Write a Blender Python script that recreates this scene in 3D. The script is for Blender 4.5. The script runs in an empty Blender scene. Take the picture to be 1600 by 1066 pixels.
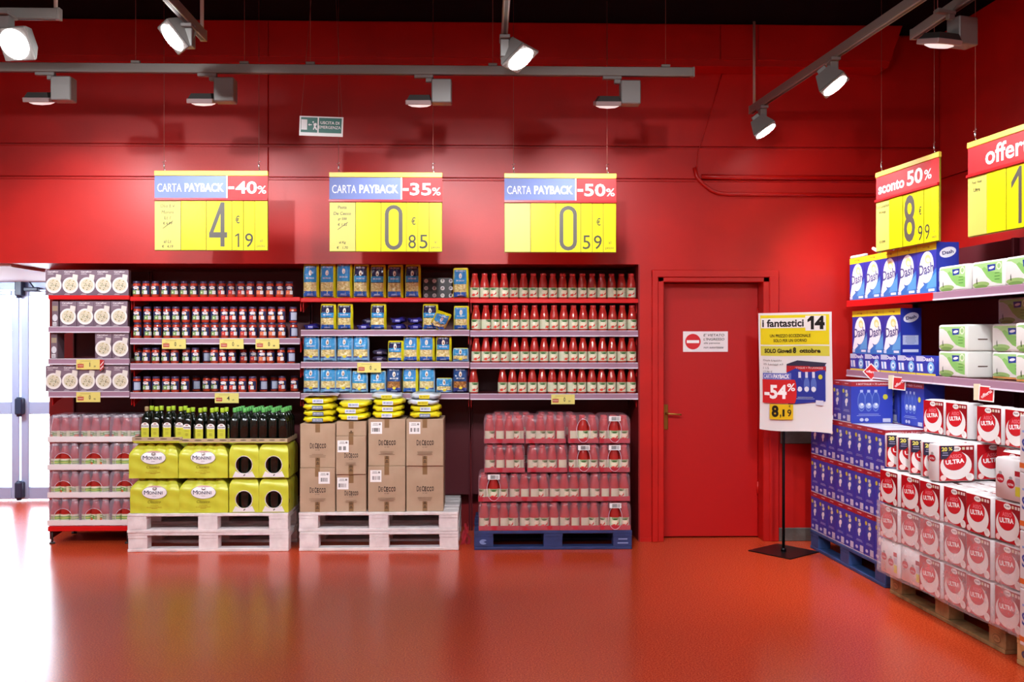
import bpy, bmesh, math, random
from mathutils import Vector, Matrix
random.seed(7)
sc = bpy.context.scene
COL = sc.collection
PI = math.pi
TH = math.radians(1.5)          # camera yaw
F = 1500.0                      # focal length in pixels of the 1600 px frame
HZ = 530.0                      # pixel row of the horizon
EYE = 1.6

# ------------------------------------------------------------------ camera, world, lights, exposure
cam_d = bpy.data.cameras.new('camera'); cam = bpy.data.objects.new('camera', cam_d); COL.objects.link(cam)
cam.location = (0, 0, EYE); cam.rotation_euler = (PI/2, 0, -TH)
cam_d.sensor_width = 36; cam_d.lens = 36*F/1600; cam_d.shift_y = -(533-HZ)/1600; cam_d.clip_start = .05
sc.camera = cam
vs = sc.view_settings
sc.display_settings.display_device = 'sRGB'
vs.view_transform = 'Standard'; vs.look = 'None'; vs.gamma = 1; vs.use_curve_mapping = False
vs.exposure = 0.3
sc.cycles.use_denoising = True
sc.cycles.max_bounces = 7; sc.cycles.diffuse_bounces = 4; sc.cycles.glossy_bounces = 4
sc.cycles.transparent_max_bounces = 16; sc.cycles.caustics_reflective = False; sc.cycles.caustics_refractive = False
sc.cycles.sample_clamp_indirect = 8
w = bpy.data.worlds.new('overcast_sky'); sc.world = w; w.use_nodes = True
bg = w.node_tree.nodes['Background']; bg.inputs[0].default_value = (.80, .89, 1, 1); bg.inputs[1].default_value = 15.0

def area(name, loc, size, power, color=(1, 1, 1), rot=(0, 0, 0), sizey=None):
    l = bpy.data.lights.new(name, 'AREA'); l.energy = power; l.color = color; l.size = size
    if sizey: l.shape = 'RECTANGLE'; l.size_y = sizey
    o = bpy.data.objects.new(name, l); COL.objects.link(o); o.location = loc; o.rotation_euler = rot
    return o
def spot(name, loc, target, power, angle=60, blend=.6, color=(.95, .97, 1), r=.05):
    l = bpy.data.lights.new(name, 'SPOT'); l.energy = power; l.color = color; l.spot_size = math.radians(angle); l.spot_blend = blend
    l.shadow_soft_size = r
    o = bpy.data.objects.new(name, l); COL.objects.link(o); o.location = loc
    d = Vector(target)-Vector(loc); o.rotation_euler = d.to_track_quat('-Z', 'Y').to_euler()
    return o
# unseen area lights added under the ceiling as soft interior fill
WARM = (.95, .97, 1)
for ax in (-4.2, -1.4, 1.4):
    area('ceiling_fill', (ax, -1.5, 3.95), 1.6, 46, WARM, (0, 0, 0), .5)
    area('ceiling_fill', (ax, 2.2, 3.95), 1.6, 34, WARM, (0, 0, 0), .5)
# daylight through the glass doors
po = area('door_daylight', (-4.9, 9.9, 1.15), 2.6, 1, (1, 1, 1), (-PI/2, 0, 0), 2.1)
po.data.cycles.is_portal = True
area('lobby_fill', (-5.0, 8.6, 2.12), .9, 45, (.85, .92, 1), (math.radians(25), 0, 0), .5)  # added area light that brightens the glass-door frames and lobby floor
# extra spots added outside the frame to brighten the walls and goods
SPOTS_OUT = [((-1.77, 3.6, 3.3), (-2.2, 7.6, 1.5), 190), ((-.05, 3.9, 3.3), (-.5, 7.6, 1.3), 190), ((-.05, 3.0, 3.3), (1.3, 7.5, 1.2), 150),
             ((1.9, 3.4, 3.3), (2.9, 6.2, 1.2), 150), ((1.7, 2.2, 3.3), (2.9, 5.0, .8), 120), ((.2, 2.4, 3.3), (2.4, 6.6, 1.5), 80),
             ((-3.4, 3.4, 3.3), (-3.0, 7.6, 1.4), 150)]
for a_, b_, p_ in SPOTS_OUT: spot('added_spot_beam', a_, b_, p_, 62, .7)

# ------------------------------------------------------------------ projection helpers: a pixel at a known depth plane
def P(px, py, Y):
    u = (px-800)/F; v = (HZ-py)/F
    t = Y/(math.cos(TH)-u*math.sin(TH))
    return Vector((t*(math.sin(TH)+u*math.cos(TH)), Y, EYE+t*v))
def PX(px, Y): return P(px, 500, Y).x
def C2W(xc, zc): return (xc*math.cos(TH)+zc*math.sin(TH), -xc*math.sin(TH)+zc*math.cos(TH))

class Frame:
    """A row that recedes along the side wall: s runs towards the shop, d into the wall."""
    def __init__(s, xc, zc, a):
        n = math.hypot(a, 1); s.o = Vector(C2W(xc, zc)); s.t = Vector(C2W(a/n, -1/n)); s.n = Vector((-s.t.y, s.t.x))
        s.rot = math.atan2(s.t.y, s.t.x)
    def at(s, sv, d, z=0):
        p = s.o+s.t*sv+s.n*d
        return (p.x, p.y, z)

# ------------------------------------------------------------------ colours and materials
def lin(c):
    if isinstance(c, str):
        c = c.lstrip('#'); c = tuple(int(c[i:i+2], 16)/255 for i in (0, 2, 4))
    return tuple((x/12.92 if x <= .04045 else ((x+.055)/1.055)**2.4) for x in c)+(1,)
MATS = {}
def mat(name, col='#ffffff', rough=.5, metal=0, spec=.5, coat=0, noise=None, bump=0, bscale=40, emit=0, col2=None, nscale=8, attr=False, rvar=0, ndet=3, nlo=.35, nhi=.65):
    if name in MATS: return MATS[name]
    m = bpy.data.materials.new(name); m.use_nodes = True; nt = m.node_tree; b = nt.nodes['Principled BSDF']
    b.inputs['Base Color'].default_value = lin(col); b.inputs['Roughness'].default_value = rough; b.inputs['Metallic'].default_value = metal
    b.inputs['Specular IOR Level'].default_value = spec; b.inputs['Coat Weight'].default_value = coat; b.inputs['Coat Roughness'].default_value = .1
    tc = nt.nodes.new('ShaderNodeTexCoord')
    if col2:
        n = nt.nodes.new('ShaderNodeTexNoise'); n.inputs['Scale'].default_value = nscale; n.inputs['Detail'].default_value = ndet
        nt.links.new(tc.outputs['Object'], n.inputs['Vector'])
        r = nt.nodes.new('ShaderNodeValToRGB'); r.color_ramp.elements[0].color = lin(col); r.color_ramp.elements[1].color = lin(col2)
        r.color_ramp.elements[0].position = nlo; r.color_ramp.elements[1].position = nhi
        nt.links.new(n.outputs['Fac'], r.inputs['Fac']); nt.links.new(r.outputs['Color'], b.inputs['Base Color'])
    if attr:
        a = nt.nodes.new('ShaderNodeAttribute'); a.attribute_name = 'Col'; nt.links.new(a.outputs['Color'], b.inputs['Base Color'])
    if rvar:
        n = nt.nodes.new('ShaderNodeTexNoise'); n.inputs['Scale'].default_value = 3; nt.links.new(tc.outputs['Object'], n.inputs['Vector'])
        mr = nt.nodes.new('ShaderNodeMapRange'); mr.inputs['To Min'].default_value = rough-rvar; mr.inputs['To Max'].default_value = rough+rvar
        nt.links.new(n.outputs['Fac'], mr.inputs['Value']); nt.links.new(mr.outputs['Result'], b.inputs['Roughness'])
    if bump:
        n = nt.nodes.new('ShaderNodeTexNoise'); n.inputs['Scale'].default_value = bscale; n.inputs['Detail'].default_value = 4
        nt.links.new(tc.outputs['Object'], n.inputs['Vector'])
        bp = nt.nodes.new('ShaderNodeBump'); bp.inputs['Strength'].default_value = bump; bp.inputs['Distance'].default_value = .01
        nt.links.new(n.outputs['Fac'], bp.inputs['Height']); nt.links.new(bp.outputs['Normal'], b.inputs['Normal'])
    if emit:
        b.inputs['Emission Color'].default_value = lin(col); b.inputs['Emission Strength'].default_value = emit
    MATS[name] = m
    return m
def film(name, col='#ffffff', fac=.2, rough=.2):
    """thin clear plastic: part transparent, part milky and shiny"""
    if name in MATS: return MATS[name]
    m = bpy.data.materials.new(name); m.use_nodes = True; nt = m.node_tree; b = nt.nodes['Principled BSDF']; out = nt.nodes['Material Output']
    b.inputs['Base Color'].default_value = lin(col); b.inputs['Roughness'].default_value = rough; b.inputs['Specular IOR Level'].default_value = .8
    tr = nt.nodes.new('ShaderNodeBsdfTransparent'); mx = nt.nodes.new('ShaderNodeMixShader')
    tc = nt.nodes.new('ShaderNodeTexCoord'); n = nt.nodes.new('ShaderNodeTexNoise'); n.inputs['Scale'].default_value = 14; n.inputs['Detail'].default_value = 3
    mr = nt.nodes.new('ShaderNodeMapRange'); mr.inputs['From Min'].default_value = .3; mr.inputs['From Max'].default_value = .7
    mr.inputs['To Min'].default_value = fac*.75; mr.inputs['To Max'].default_value = fac*1.3
    bp = nt.nodes.new('ShaderNodeBump'); bp.inputs['Strength'].default_value = .5; bp.inputs['Distance'].default_value = .01
    nt.links.new(tc.outputs['Object'], n.inputs['Vector']); nt.links.new(n.outputs['Fac'], mr.inputs['Value']); nt.links.new(mr.outputs['Result'], mx.inputs['Fac'])
    nt.links.new(n.outputs['Fac'], bp.inputs['Height']); nt.links.new(bp.outputs['Normal'], b.inputs['Normal'])
    nt.links.new(tr.outputs[0], mx.inputs[1]); nt.links.new(b.outputs[0], mx.inputs[2]); nt.links.new(mx.outputs[0], out.inputs['Surface'])
    MATS[name] = m
    return m

M_print = mat('printed_card', attr=True, rough=.42)
M_gloss = mat('printed_plastic', attr=True, rough=.24, spec=.6)
M_sign = mat('sign_plastic', attr=True, rough=.5, spec=.25)
M_wall = mat('red_wall_paint', '#c4120a', .42, col2='#b60f09', nscale=2.5, bump=.05, bscale=90)
M_floor = mat('red_resin_floor', '#b2351a', .235, spec=.5, col2='#d9552c', nscale=120, ndet=2, nlo=.4, nhi=.62)
M_black = mat('black_ceiling_paint', '#0b0d14', .9, spec=.1)
M_dred = mat('niche_red_paint', '#8d0f12', .5)
M_white = mat('white_plaster', '#e6eaf2', .6)
M_grey = mat('grey_bumper_rail', '#6d6a66', .45, metal=.3, col2='#5c5954', nscale=12)
M_track = mat('grey_painted_track', '#8d8983', .4, metal=.35)
M_lamp = mat('grey_lamp_housing', '#83817e', .45, metal=.2)
M_dark = mat('dark_grey_metal', '#34312f', .5)
M_tip = mat('cream_plastic_cap', '#d8c89a', .4)
M_lens = mat('lit_lamp_lens', '#ffffff', .3, emit=35)
M_lensoff = mat('lamp_lens_glass', '#c9cdd2', .1)
M_steel = mat('bright_steel', '#c9c9c9', .25, metal=1)
M_wire = mat('thin_steel_wire', '#a86a60', .4, metal=.3)
M_blackm = mat('black_satin_metal', '#141314', .35, metal=.4)
M_shelfred = mat('red_enamel_strip', '#d51418', .3)
M_strip = mat('mauve_price_rail', '#a8849a', .22, spec=.6)
M_striplight = mat('clear_rail_lip', '#e4dcea', .2, spec=.7)
M_backp = mat('maroon_shelf_steel', '#5c1420', .45)
M_alu = mat('pale_blue_aluminium', '#a9bbdd', .35, metal=.1)
M_hinge = mat('dark_blue_hinge', '#27364f', .4)
M_brass = mat('aged_brass', '#a8823c', .35, metal=.9)
M_pw = mat('white_painted_wood', '#efe9ea', .6, col2='#d9d0d2', nscale=9, bump=.35, bscale=35)
M_pb = mat('blue_painted_wood', '#33518c', .6, col2='#2a3f70', nscale=9, bump=.3, bscale=35)
M_pbd = mat('dark_blue_painted_wood', '#2b3c74', .6, col2='#223060', nscale=9, bump=.3, bscale=35)
M_wood = mat('weathered_pine', '#a98a5c', .7, col2='#7e6340', nscale=11, bump=.4, bscale=40)
M_wood2 = mat('pale_new_pine', '#d9bd83', .6, col2='#c2a265', nscale=11, bump=.3, bscale=40)
M_card = mat('brown_corrugated_card', '#b99d83', .75, col2='#ae9177', nscale=5)
M_card2 = mat('plain_card_tray', '#b9a184', .75)
M_wcard = mat('white_card_tray', '#efe9ec', .6, bump=.15, bscale=60)
M_rcard = mat('red_card_tray', '#b32233', .4, bump=.15, bscale=60)
M_tomato = mat('tomato_passata_glass', '#ad2723', .12, spec=.7, col2='#c23429', nscale=10)
M_tomcap = mat('red_metal_cap', '#c23333', .3)
M_whitecap = mat('pale_metal_cap', '#d9cfd4', .25, metal=.3)
M_jar = mat('ragu_in_glass', '#b83420', .15, spec=.7, col2='#c4482a', nscale=25)
M_lid = mat('navy_jar_lid', '#3c3258', .3)
M_lidr = mat('maroon_jar_lid', '#57202e', .3)
M_olive = mat('dark_green_glass', '#0c120c', .08, spec=.8)
M_cap = mat('lime_plastic_cap', '#a9c92e', .35)
M_capg = mat('mint_green_plastic_cap', '#5fb35c', .35)
M_capn = mat('beige_cork_cap', '#a08a60', .5)
M_yfilm = mat('yellow_printed_film', '#cdcf3c', .3, spec=.6, bump=.25, bscale=18)
M_film = film('clear_shrink_film', '#d9cbe0', .24)
M_filmr = film('cloudy_shrink_film', '#dca0ae', .17)
M_stretch = film('cloudy_stretch_film', '#f6e6ea', .24, .3)
M_bagblue = mat('yellow_bag_side', '#e2dc18', .28, spec=.6, bump=.3, bscale=25)
M_bagnavy = mat('navy_bag_film', '#22206e', .22, spec=.7, bump=.4, bscale=25)
M_bagbrown = mat('dark_bag_film', '#2a2440', .22, spec=.7, bump=.4, bscale=25)
M_baglt = mat('pale_blue_bag_film', '#9cc7e8', .25, spec=.7, bump=.4, bscale=25)
M_tape = mat('printed_brown_tape', '#8a6a48', .3)
M_blue = mat('blue_carton', '#2f3fb0', .35, spec=.55)
M_blue2 = mat('deep_blue_carton', '#1c2f9a', .3, spec=.55)
M_green = mat('white_poly_wrap', '#e4e3de', .35, bump=.2, bscale=20)
M_red = mat('red_printed_wrap', '#c2101c', .28, spec=.55)
M_roll = mat('white_paper_wrap', '#dcd6d7', .45, bump=.2, bscale=20)
M_handle = mat('white_plastic_handle', '#f2f0ee', .35)
M_mauve = mat('mauve_carton', '#77636f', .45)
M_redscrap = mat('pink_red_plastic_scrap', '#d4404e', .3)
g = bpy.data.materials.new('door_glass'); g.use_nodes = True; nt = g.node_tree
tr = nt.nodes.new('ShaderNodeBsdfTransparent'); gl = nt.nodes.new('ShaderNodeBsdfGlossy'); gl.inputs['Roughness'].default_value = .03
fr = nt.nodes.new('ShaderNodeFresnel'); mx = nt.nodes.new('ShaderNodeMixShader')
nt.links.new(fr.outputs[0], mx.inputs['Fac']); nt.links.new(tr.outputs[0], mx.inputs[1]); nt.links.new(gl.outputs[0], mx.inputs[2])
nt.links.new(mx.outputs[0], nt.nodes['Material Output'].inputs['Surface']); M_glass = g

# ------------------------------------------------------------------ mesh builder
class MB:
    def __init__(s): s.v = []; s.f = []; s.m = []; s.sm = []
    def add(s, vs_, fs, mi=0, smooth=False):
        b = len(s.v); s.v += [tuple(v) for v in vs_]
        for f in fs: s.f.append([b+i for i in f]); s.m.append(mi); s.sm.append(smooth)
        return s
    def box(s, x0, x1, y0, y1, z0, z1, mi=0):
        v = [(x, y, z) for x in (x0, x1) for y in (y0, y1) for z in (z0, z1)]
        return s.add(v, [(0, 1, 3, 2), (4, 6, 7, 5), (0, 4, 5, 1), (2, 3, 7, 6), (0, 2, 6, 4), (1, 5, 7, 3)], mi)
    def rbox(s, x0, x1, y0, y1, z0, z1, r=.004, mi=0, seg=1, smooth=False):
        bm = bmesh.new(); bmesh.ops.create_cube(bm, size=1)
        for v in bm.verts: v.co = Vector(((x0+x1)/2+v.co.x*(x1-x0), (y0+y1)/2+v.co.y*(y1-y0), (z0+z1)/2+v.co.z*(z1-z0)))
        bmesh.ops.bevel(bm, geom=list(bm.edges), offset=r, segments=seg, profile=.5, affect='EDGES')
        bm.verts.index_update()
        s.add([v.co for v in bm.verts], [[v.index for v in f.verts] for f in bm.faces], mi, smooth); bm.free(); return s
    def lathe(s, prof, n=14, c=(0, 0), mi=0, sq=0, cap=True, smooth=True):
        """profile of (radius, z); sq > 0 squares the section"""
        vs_ = []; fs = []
        for r, z in prof:
            for i in range(n):
                a = 2*PI*(i+.5)/n; k = 1
                if sq: k = 1/((abs(math.cos(a))**(2+sq)+abs(math.sin(a))**(2+sq))**(1/(2+sq)))
                vs_.append((c[0]+r*k*math.cos(a), c[1]+r*k*math.sin(a), z))
        for j in range(len(prof)-1):
            for i in range(n): fs.append((j*n+i, j*n+(i+1) % n, (j+1)*n+(i+1) % n, (j+1)*n+i))
        s.add(vs_, fs, mi, smooth)
        if cap:
            b = len(s.v)-len(vs_)
            s.f.append([b+i for i in range(n)][::-1]); s.m.append(mi); s.sm.append(False)
            s.f.append([b+(len(prof)-1)*n+i for i in range(n)]); s.m.append(mi); s.sm.append(False)
        return s
    def tube(s, pts, r, n=6, mi=0):
        pts = [Vector(p) for p in pts]; vs_ = []; fs = []
        for i, p in enumerate(pts):
            d = (pts[min(i+1, len(pts)-1)]-pts[max(i-1, 0)]).normalized()
            a = d.orthogonal().normalized() if i == 0 else (a-d*a.dot(d)).normalized()
            b = d.cross(a)
            for k in range(n):
                t = 2*PI*k/n; vs_.append(p+a*r*math.cos(t)+b*r*math.sin(t))
        for j in range(len(pts)-1):
            for i in range(n): fs.append((j*n+i, j*n+(i+1) % n, (j+1)*n+(i+1) % n, (j+1)*n+i))
        fs.append(tuple(range(n))[::-1]); fs.append(tuple((len(pts)-1)*n+i for i in range(n)))
        return s.add(vs_, fs, mi, True)
    def prism(s, pts, y0, y1, mi=0):
        """polygon in x,z pushed from y0 to y1"""
        n = len(pts); vs_ = [(x, y0, z) for x, z in pts]+[(x, y1, z) for x, z in pts]
        fs = [tuple(range(n)), tuple(range(n, 2*n))[::-1]]+[(i, i+n, (i+1) % n+n, (i+1) % n) for i in range(n)]
        return s.add(vs_, fs, mi)
    def grid(s, fn, nu, nv, mi=0, smooth=True, skip=None, closed=False):
        vs_ = [fn(i/nu, j/nv) for j in range(nv+1) for i in range(nu+1)]
        fs = []
        for j in range(nv):
            for i in range(nu):
                if skip and skip((i+.5)/nu, (j+.5)/nv): continue
                fs.append((j*(nu+1)+i, j*(nu+1)+i+1, (j+1)*(nu+1)+i+1, (j+1)*(nu+1)+i))
        return s.add(vs_, fs, mi, smooth)
    def xf(s, M_):
        s.v = [tuple(M_ @ Vector(v)) for v in s.v]; return s
    def mesh(s, name, mats):
        me = bpy.data.meshes.new(name); me.from_pydata(s.v, [], s.f)
        for m in (mats if isinstance(mats, (list, tuple)) else [mats]): me.materials.append(m)
        me.polygons.foreach_set('material_index', s.m); me.polygons.foreach_set('use_smooth', s.sm); me.update()
        return me

_TX = {}
def text_mesh(body, bold=0):
    k = (body, bold)
    if k in _TX: return _TX[k]
    c = bpy.data.curves.new('lettering', 'FONT'); c.body = body; c.size = 1; c.resolution_u = 3; c.offset = bold; c.fill_mode = 'FRONT'
    o = bpy.data.objects.new('lettering', c)
    me = bpy.data.meshes.new_from_object(o)
    vs_ = [(v.co.x, v.co.y) for v in me.vertices]; fs = [tuple(p.vertices) for p in me.polygons]
    bpy.data.objects.remove(o); bpy.data.curves.remove(c); bpy.data.meshes.remove(me)
    xs = [v[0] for v in vs_]; ys = [v[1] for v in vs_]
    r = (vs_, fs, (min(xs), max(xs), min(ys), max(ys))) if vs_ else ([], [], (0, 1, 0, 1))
    _TX[k] = r
    return r

class Art:
    """flat print made of thin coloured shapes, laid on a surface by mapf(x, z, lift)"""
    def __init__(s, step=.0006): s.v = []; s.f = []; s.c = []; s.d = 0; s.step = step
    def _add(s, vs_, fs, col):
        s.d += s.step; b = len(s.v); s.v += [(x, z, s.d) for x, z in vs_]
        for f in fs: s.f.append([b+i for i in f]); s.c.append(lin(col))
        return s
    def rect(s, x0, z0, x1, z1, col, nx=1, nz=1):
        vs_ = [(x0+(x1-x0)*i/nx, z0+(z1-z0)*j/nz) for j in range(nz+1) for i in range(nx+1)]
        return s._add(vs_, [(j*(nx+1)+i, j*(nx+1)+i+1, (j+1)*(nx+1)+i+1, (j+1)*(nx+1)+i) for j in range(nz) for i in range(nx)], col)
    def ell(s, cx, cz, rx, rz, col, n=20, rot=0, rings=1, a0=0, a1=2*PI):
        cr, sr = math.cos(rot), math.sin(rot); vs_ = [(cx, cz)]; fs = []; full = abs(a1-a0-2*PI) < 1e-6
        m = n if full else n+1
        for k in range(1, rings+1):
            for i in range(m):
                a = a0+(a1-a0)*i/n; x = rx*k/rings*math.cos(a); z = rz*k/rings*math.sin(a); vs_.append((cx+x*cr-z*sr, cz+x*sr+z*cr))
        for i in range(n):
            j = (i+1) % m
            fs.append((0, 1+i, 1+j))
            for k in range(1, rings): b = 1+(k-1)*m; fs.append((b+i, b+m+i, b+m+j, b+j))
        return s._add(vs_, fs, col)
    def poly(s, pts, col): return s._add(pts, [tuple(range(len(pts)))], col)
    def text(s, body, cx, cz, h, col, bold=0, w=None, shear=0, rot=0):
        if bold and 'M' in body:                      # the letter M does not take a heavier outline: print it three times, a hair apart
            for q_ in (-1, 1):
                s.text(body, cx+q_*h*min(bold, .04)*.9, cz, h, col, 0, w, shear, rot); s.d -= s.step*.5
            bold = 0
        vs_, fs, (x0, x1, y0, y1) = text_mesh(body, bold)
        if not vs_: return s
        k = h/(y1-y0); kx = (w/(x1-x0)) if w else k; cr, sr = math.cos(rot), math.sin(rot); out = []
        for x, y in vs_:
            X = (x-(x0+x1)/2)*kx; Z = (y-(y0+y1)/2)*k; X += Z*shear; out.append((cx+X*cr-Z*sr, cz+X*sr+Z*cr))
        return s._add(out, fs, col)
    def bars(s, x0, z0, x1, z1, col='#303030', n=12, seed=1):
        r = random.Random(seed); q = (x1-x0)/n
        for i in range(n):
            if r.random() < .62: s.rect(x0+i*q, z0, x0+i*q+q*.7, z1, col); s.d -= s.step
        s.d += s.step; return s
    def lines(s, cx, z, w, n, gap, h, col, seed=3):
        r = random.Random(seed)
        for i in range(n):
            k = r.uniform(.6, 1)*w/2; s.rect(cx-k, z-i*gap, cx+k, z-i*gap+h, col); s.d -= s.step
        s.d += s.step; return s
    def mesh(s, name, mapf=None, m=None):
        mapf = mapf or (lambda x, z, d: (x, -d, z))
        me = bpy.data.meshes.new(name); me.from_pydata([mapf(*v) for v in s.v], [], s.f); me.materials.append(m or M_print)
        ca = me.color_attributes.new('Col', 'FLOAT_COLOR', 'CORNER'); i = 0; buf = []
        for f, c in zip(s.f, s.c): buf += list(c)*len(f)
        ca.data.foreach_set('color', buf); me.update()
        return me
def face_y(y0): return lambda x, z, d: (x, y0-d, z)
def face_xp(x0, yc=0): return lambda x, z, d: (x0+d, yc+x, z)        # on the +X side, read from +X
def face_xm(x0, yc=0): return lambda x, z, d: (x0-d, yc-x, z)
def face_cyl(r, cx=0, cy=0): return lambda x, z, d: (cx+(r+d)*math.sin(x/r), cy-(r+d)*math.cos(x/r), z)

# ------------------------------------------------------------------ objects
def link(name, data, parent=None, loc=(0, 0, 0), rot=0):
    o = bpy.data.objects.new(name, data); COL.objects.link(o); o.location = loc
    if rot: o.rotation_euler = rot if isinstance(rot, tuple) else (0, 0, rot)
    if parent is not None: o.parent = parent
    return o
def tag(o, label, cat, group=None):
    o['label'] = label; o['category'] = cat
    if group: o['group'] = group
    return o
def thing(name, label, cat, loc=(0, 0, 0), rot=0, group=None): return tag(link(name, None, None, loc, rot), label, cat, group)
def struct(name, mb, m, parent=None):
    o = link(name, mb.mesh(name, m), parent)
    if parent is None: o['kind'] = 'structure'
    return o
class Kit:
    """a kind of thing: parts [(name, mesh, loc, subparts, label)]"""
    def __init__(s, name): s.name = name; s.parts = []
    def part(s, name, me, loc=(0, 0, 0), label=None):
        p = [name, me, loc, [], label]; s.parts.append(p); return p
    @staticmethod
    def sub(p, name, me, loc=(0, 0, 0)): p[3].append((name, me, loc))
def spawn(kit, label, cat, loc, rot=0, group=None):
    r = thing(kit.name, label, cat, loc, rot, group)
    for name, me, l, subs, lab in kit.parts:
        o = link(name, me, r, l)
        if lab: o['label'] = lab
        for n2, m2, l2 in subs: link(n2, m2, o, l2)
    return r
ORD = 'first second third fourth fifth sixth seventh eighth ninth tenth eleventh twelfth thirteenth fourteenth fifteenth sixteenth seventeenth eighteenth'.split()

# ================================================================== the room
W = 7.55; CZ = 4.02
XN = PX(1000, W); XC = PX(1468, W)
D0, D1, DT = PX(1031, W), PX(1198, W), P(0, 435, W).z
NB = 8.2                                   # back of the shelf niche
XV = PX(77, NB)                            # where the lobby ends and the niche begins
GY = 9.68                                  # plane of the glass entrance
WF = Frame(*(lambda v: (v.x*math.cos(TH)-v.y*math.sin(TH), v.x*math.sin(TH)+v.y*math.cos(TH)))(Vector((XC, W))), .068)

struct('floor', MB().box(-6.4, 6, -4.3, GY+.3, -.12, 0), M_floor)
struct('ceiling', MB().box(-6.4, 6, -4.3, GY+.3, CZ, CZ+.1), M_black)
mb = MB()
mb.box(-6.4, XN, W+.02, NB, 2.19, CZ); mb.box(-6.4, XV, NB, GY+.2, 2.25, CZ)
mb.box(XN, D0, W+.02, NB+.1, 0, CZ); mb.box(D0, D1, W+.02, NB+.1, DT, CZ); mb.box(D1, 6, W+.02, NB+.1, 0, CZ)
mb.box(D0, D1, W+.25, NB+.1, 0, DT)
wb = struct('wall_back', mb, M_wall)
def wpanel(x0, x1, z0, z1, t=.02): struct('panel', MB().rbox(x0, x1, W, W+t+.004, z0, z1, .004), M_wall, wb)
z1_, z2_ = 3.118, 2.862
xs = PX(419, W)
for a_, b_ in ((-6.39, xs-.002), (xs+.002, XC)):
    wpanel(a_, b_, z1_+.006, CZ-.01); wpanel(a_, b_, z2_+.006, z1_-.006)
for zz in (z1_-.006, z2_-.006): struct('bead', MB().rbox(-6.39, XC, W-.004, W+.02, zz-.012, zz, .003), M_wall, wb)
CO0, CO1, COT = PX(1018, W), PX(1216, W), P(0, 420, W).z
struct('panel', MB().box(-6.39, XN, W, W+.024, 2.19, z2_-.02).box(XN, D0, W, W+.024, 0, z2_-.02).box(D0, D1, W, W+.024, DT, z2_-.02).box(D1, XC, W, W+.024, 0, z2_-.02), M_wall, wb)
struct('panel', MB().box(XN-.012, XN, W+.002, NB, 0, 2.19), M_dred, wb)

mb = MB(); p = [WF.at(-.6, 0), WF.at(11.6, 0), WF.at(11.6, .3), WF.at(-.6, .3)]
mb.add([(q[0], q[1], 0) for q in p]+[(q[0], q[1], CZ) for q in p], [(0, 1, 2, 3), (7, 6, 5, 4), (0, 4, 5, 1), (1, 5, 6, 2), (2, 6, 7, 3), (3, 7, 4, 0)])
wr = struct('wall_right', mb, M_wall)
def wrp(s0, s1, z0, z1):
    q = [WF.at(s0, -.02), WF.at(s1, -.02), WF.at(s1, 0), WF.at(s0, 0)]
    struct('panel', MB().add([(a[0], a[1], z0) for a in q]+[(a[0], a[1], z1) for a in q], [(3, 2, 1, 0), (4, 5, 6, 7), (0, 1, 5, 4), (1, 2, 6, 5), (2, 3, 7, 6), (3, 0, 4, 7)]), M_wall, wr)
wrp(.06, 4.2, 0, z2_-.006); wrp(.06, 4.2, z2_+.006, CZ-.01); wrp(4.21, 11.5, 0, z2_-.006); wrp(4.21, 11.5, z2_+.006, CZ-.01)
struct('wall_left', MB().box(-6.5, -6.2, -4.3, GY+.2, 0, CZ), mat('shop_wall_paint', '#b9a39c', .6))
struct('wall_front', MB().box(-6.4, 6, -4.3, -4.1, 0, CZ), MATS['shop_wall_paint'])
# niche back and lobby side
struct('wall_niche', MB().box(XV, XN+.02, NB, NB+.12, 0, 2.2).box(XV, XV+.12, NB+.12, GY+.2, 0, 2.25), M_dred)
lc = struct('ceiling_lobby', MB().box(-6.3, XV-.03, W+.06, GY+.1, 2.165, 2.19), M_white)
# bulkhead under the ceiling
BY = 7.33
bx1, bx0 = PX(1410, BY), PX(1387, BY); bz = P(0, 95, BY).z; bz2 = P(0, 86, BY).z
mb = MB().add([(-6.39, BY, bz), (bx0, BY, bz), (bx1, BY, CZ-.001), (-6.39, BY, CZ-.001), (-6.39, W, bz), (bx0, W, bz), (bx1, W, CZ-.001), (-6.39, W, CZ-.001)],
              [(0, 1, 2, 3), (7, 6, 5, 4), (0, 4, 5, 1), (1, 5, 6, 2), (3, 2, 6, 7)])
bh = struct('trim_1', mb, M_wall)
sx = [-6.39, PX(420, BY), PX(948, BY), PX(1125, BY), PX(1184, BY), bx1-.02]
for a_, b_ in zip(sx, sx[1:]):
    k = 0 if b_ < bx1-.03 else .07
    m_ = MB().add([(a_+.004, BY-.012, bz2+.004), (b_-.004-k, BY-.012, bz2+.004), (b_-.004, BY-.012, CZ-.01), (a_+.004, BY-.012, CZ-.01)]+
                  [(a_+.004, BY+.01, bz2+.004), (b_-.004-k, BY+.01, bz2+.004), (b_-.004, BY+.01, CZ-.01), (a_+.004, BY+.01, CZ-.01)],
                  [(0, 1, 2, 3), (0, 4, 5, 1), (1, 5, 6, 2), (3, 2, 6, 7), (0, 3, 7, 4)])
    struct('panel', m_, M_wall, bh)
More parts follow.
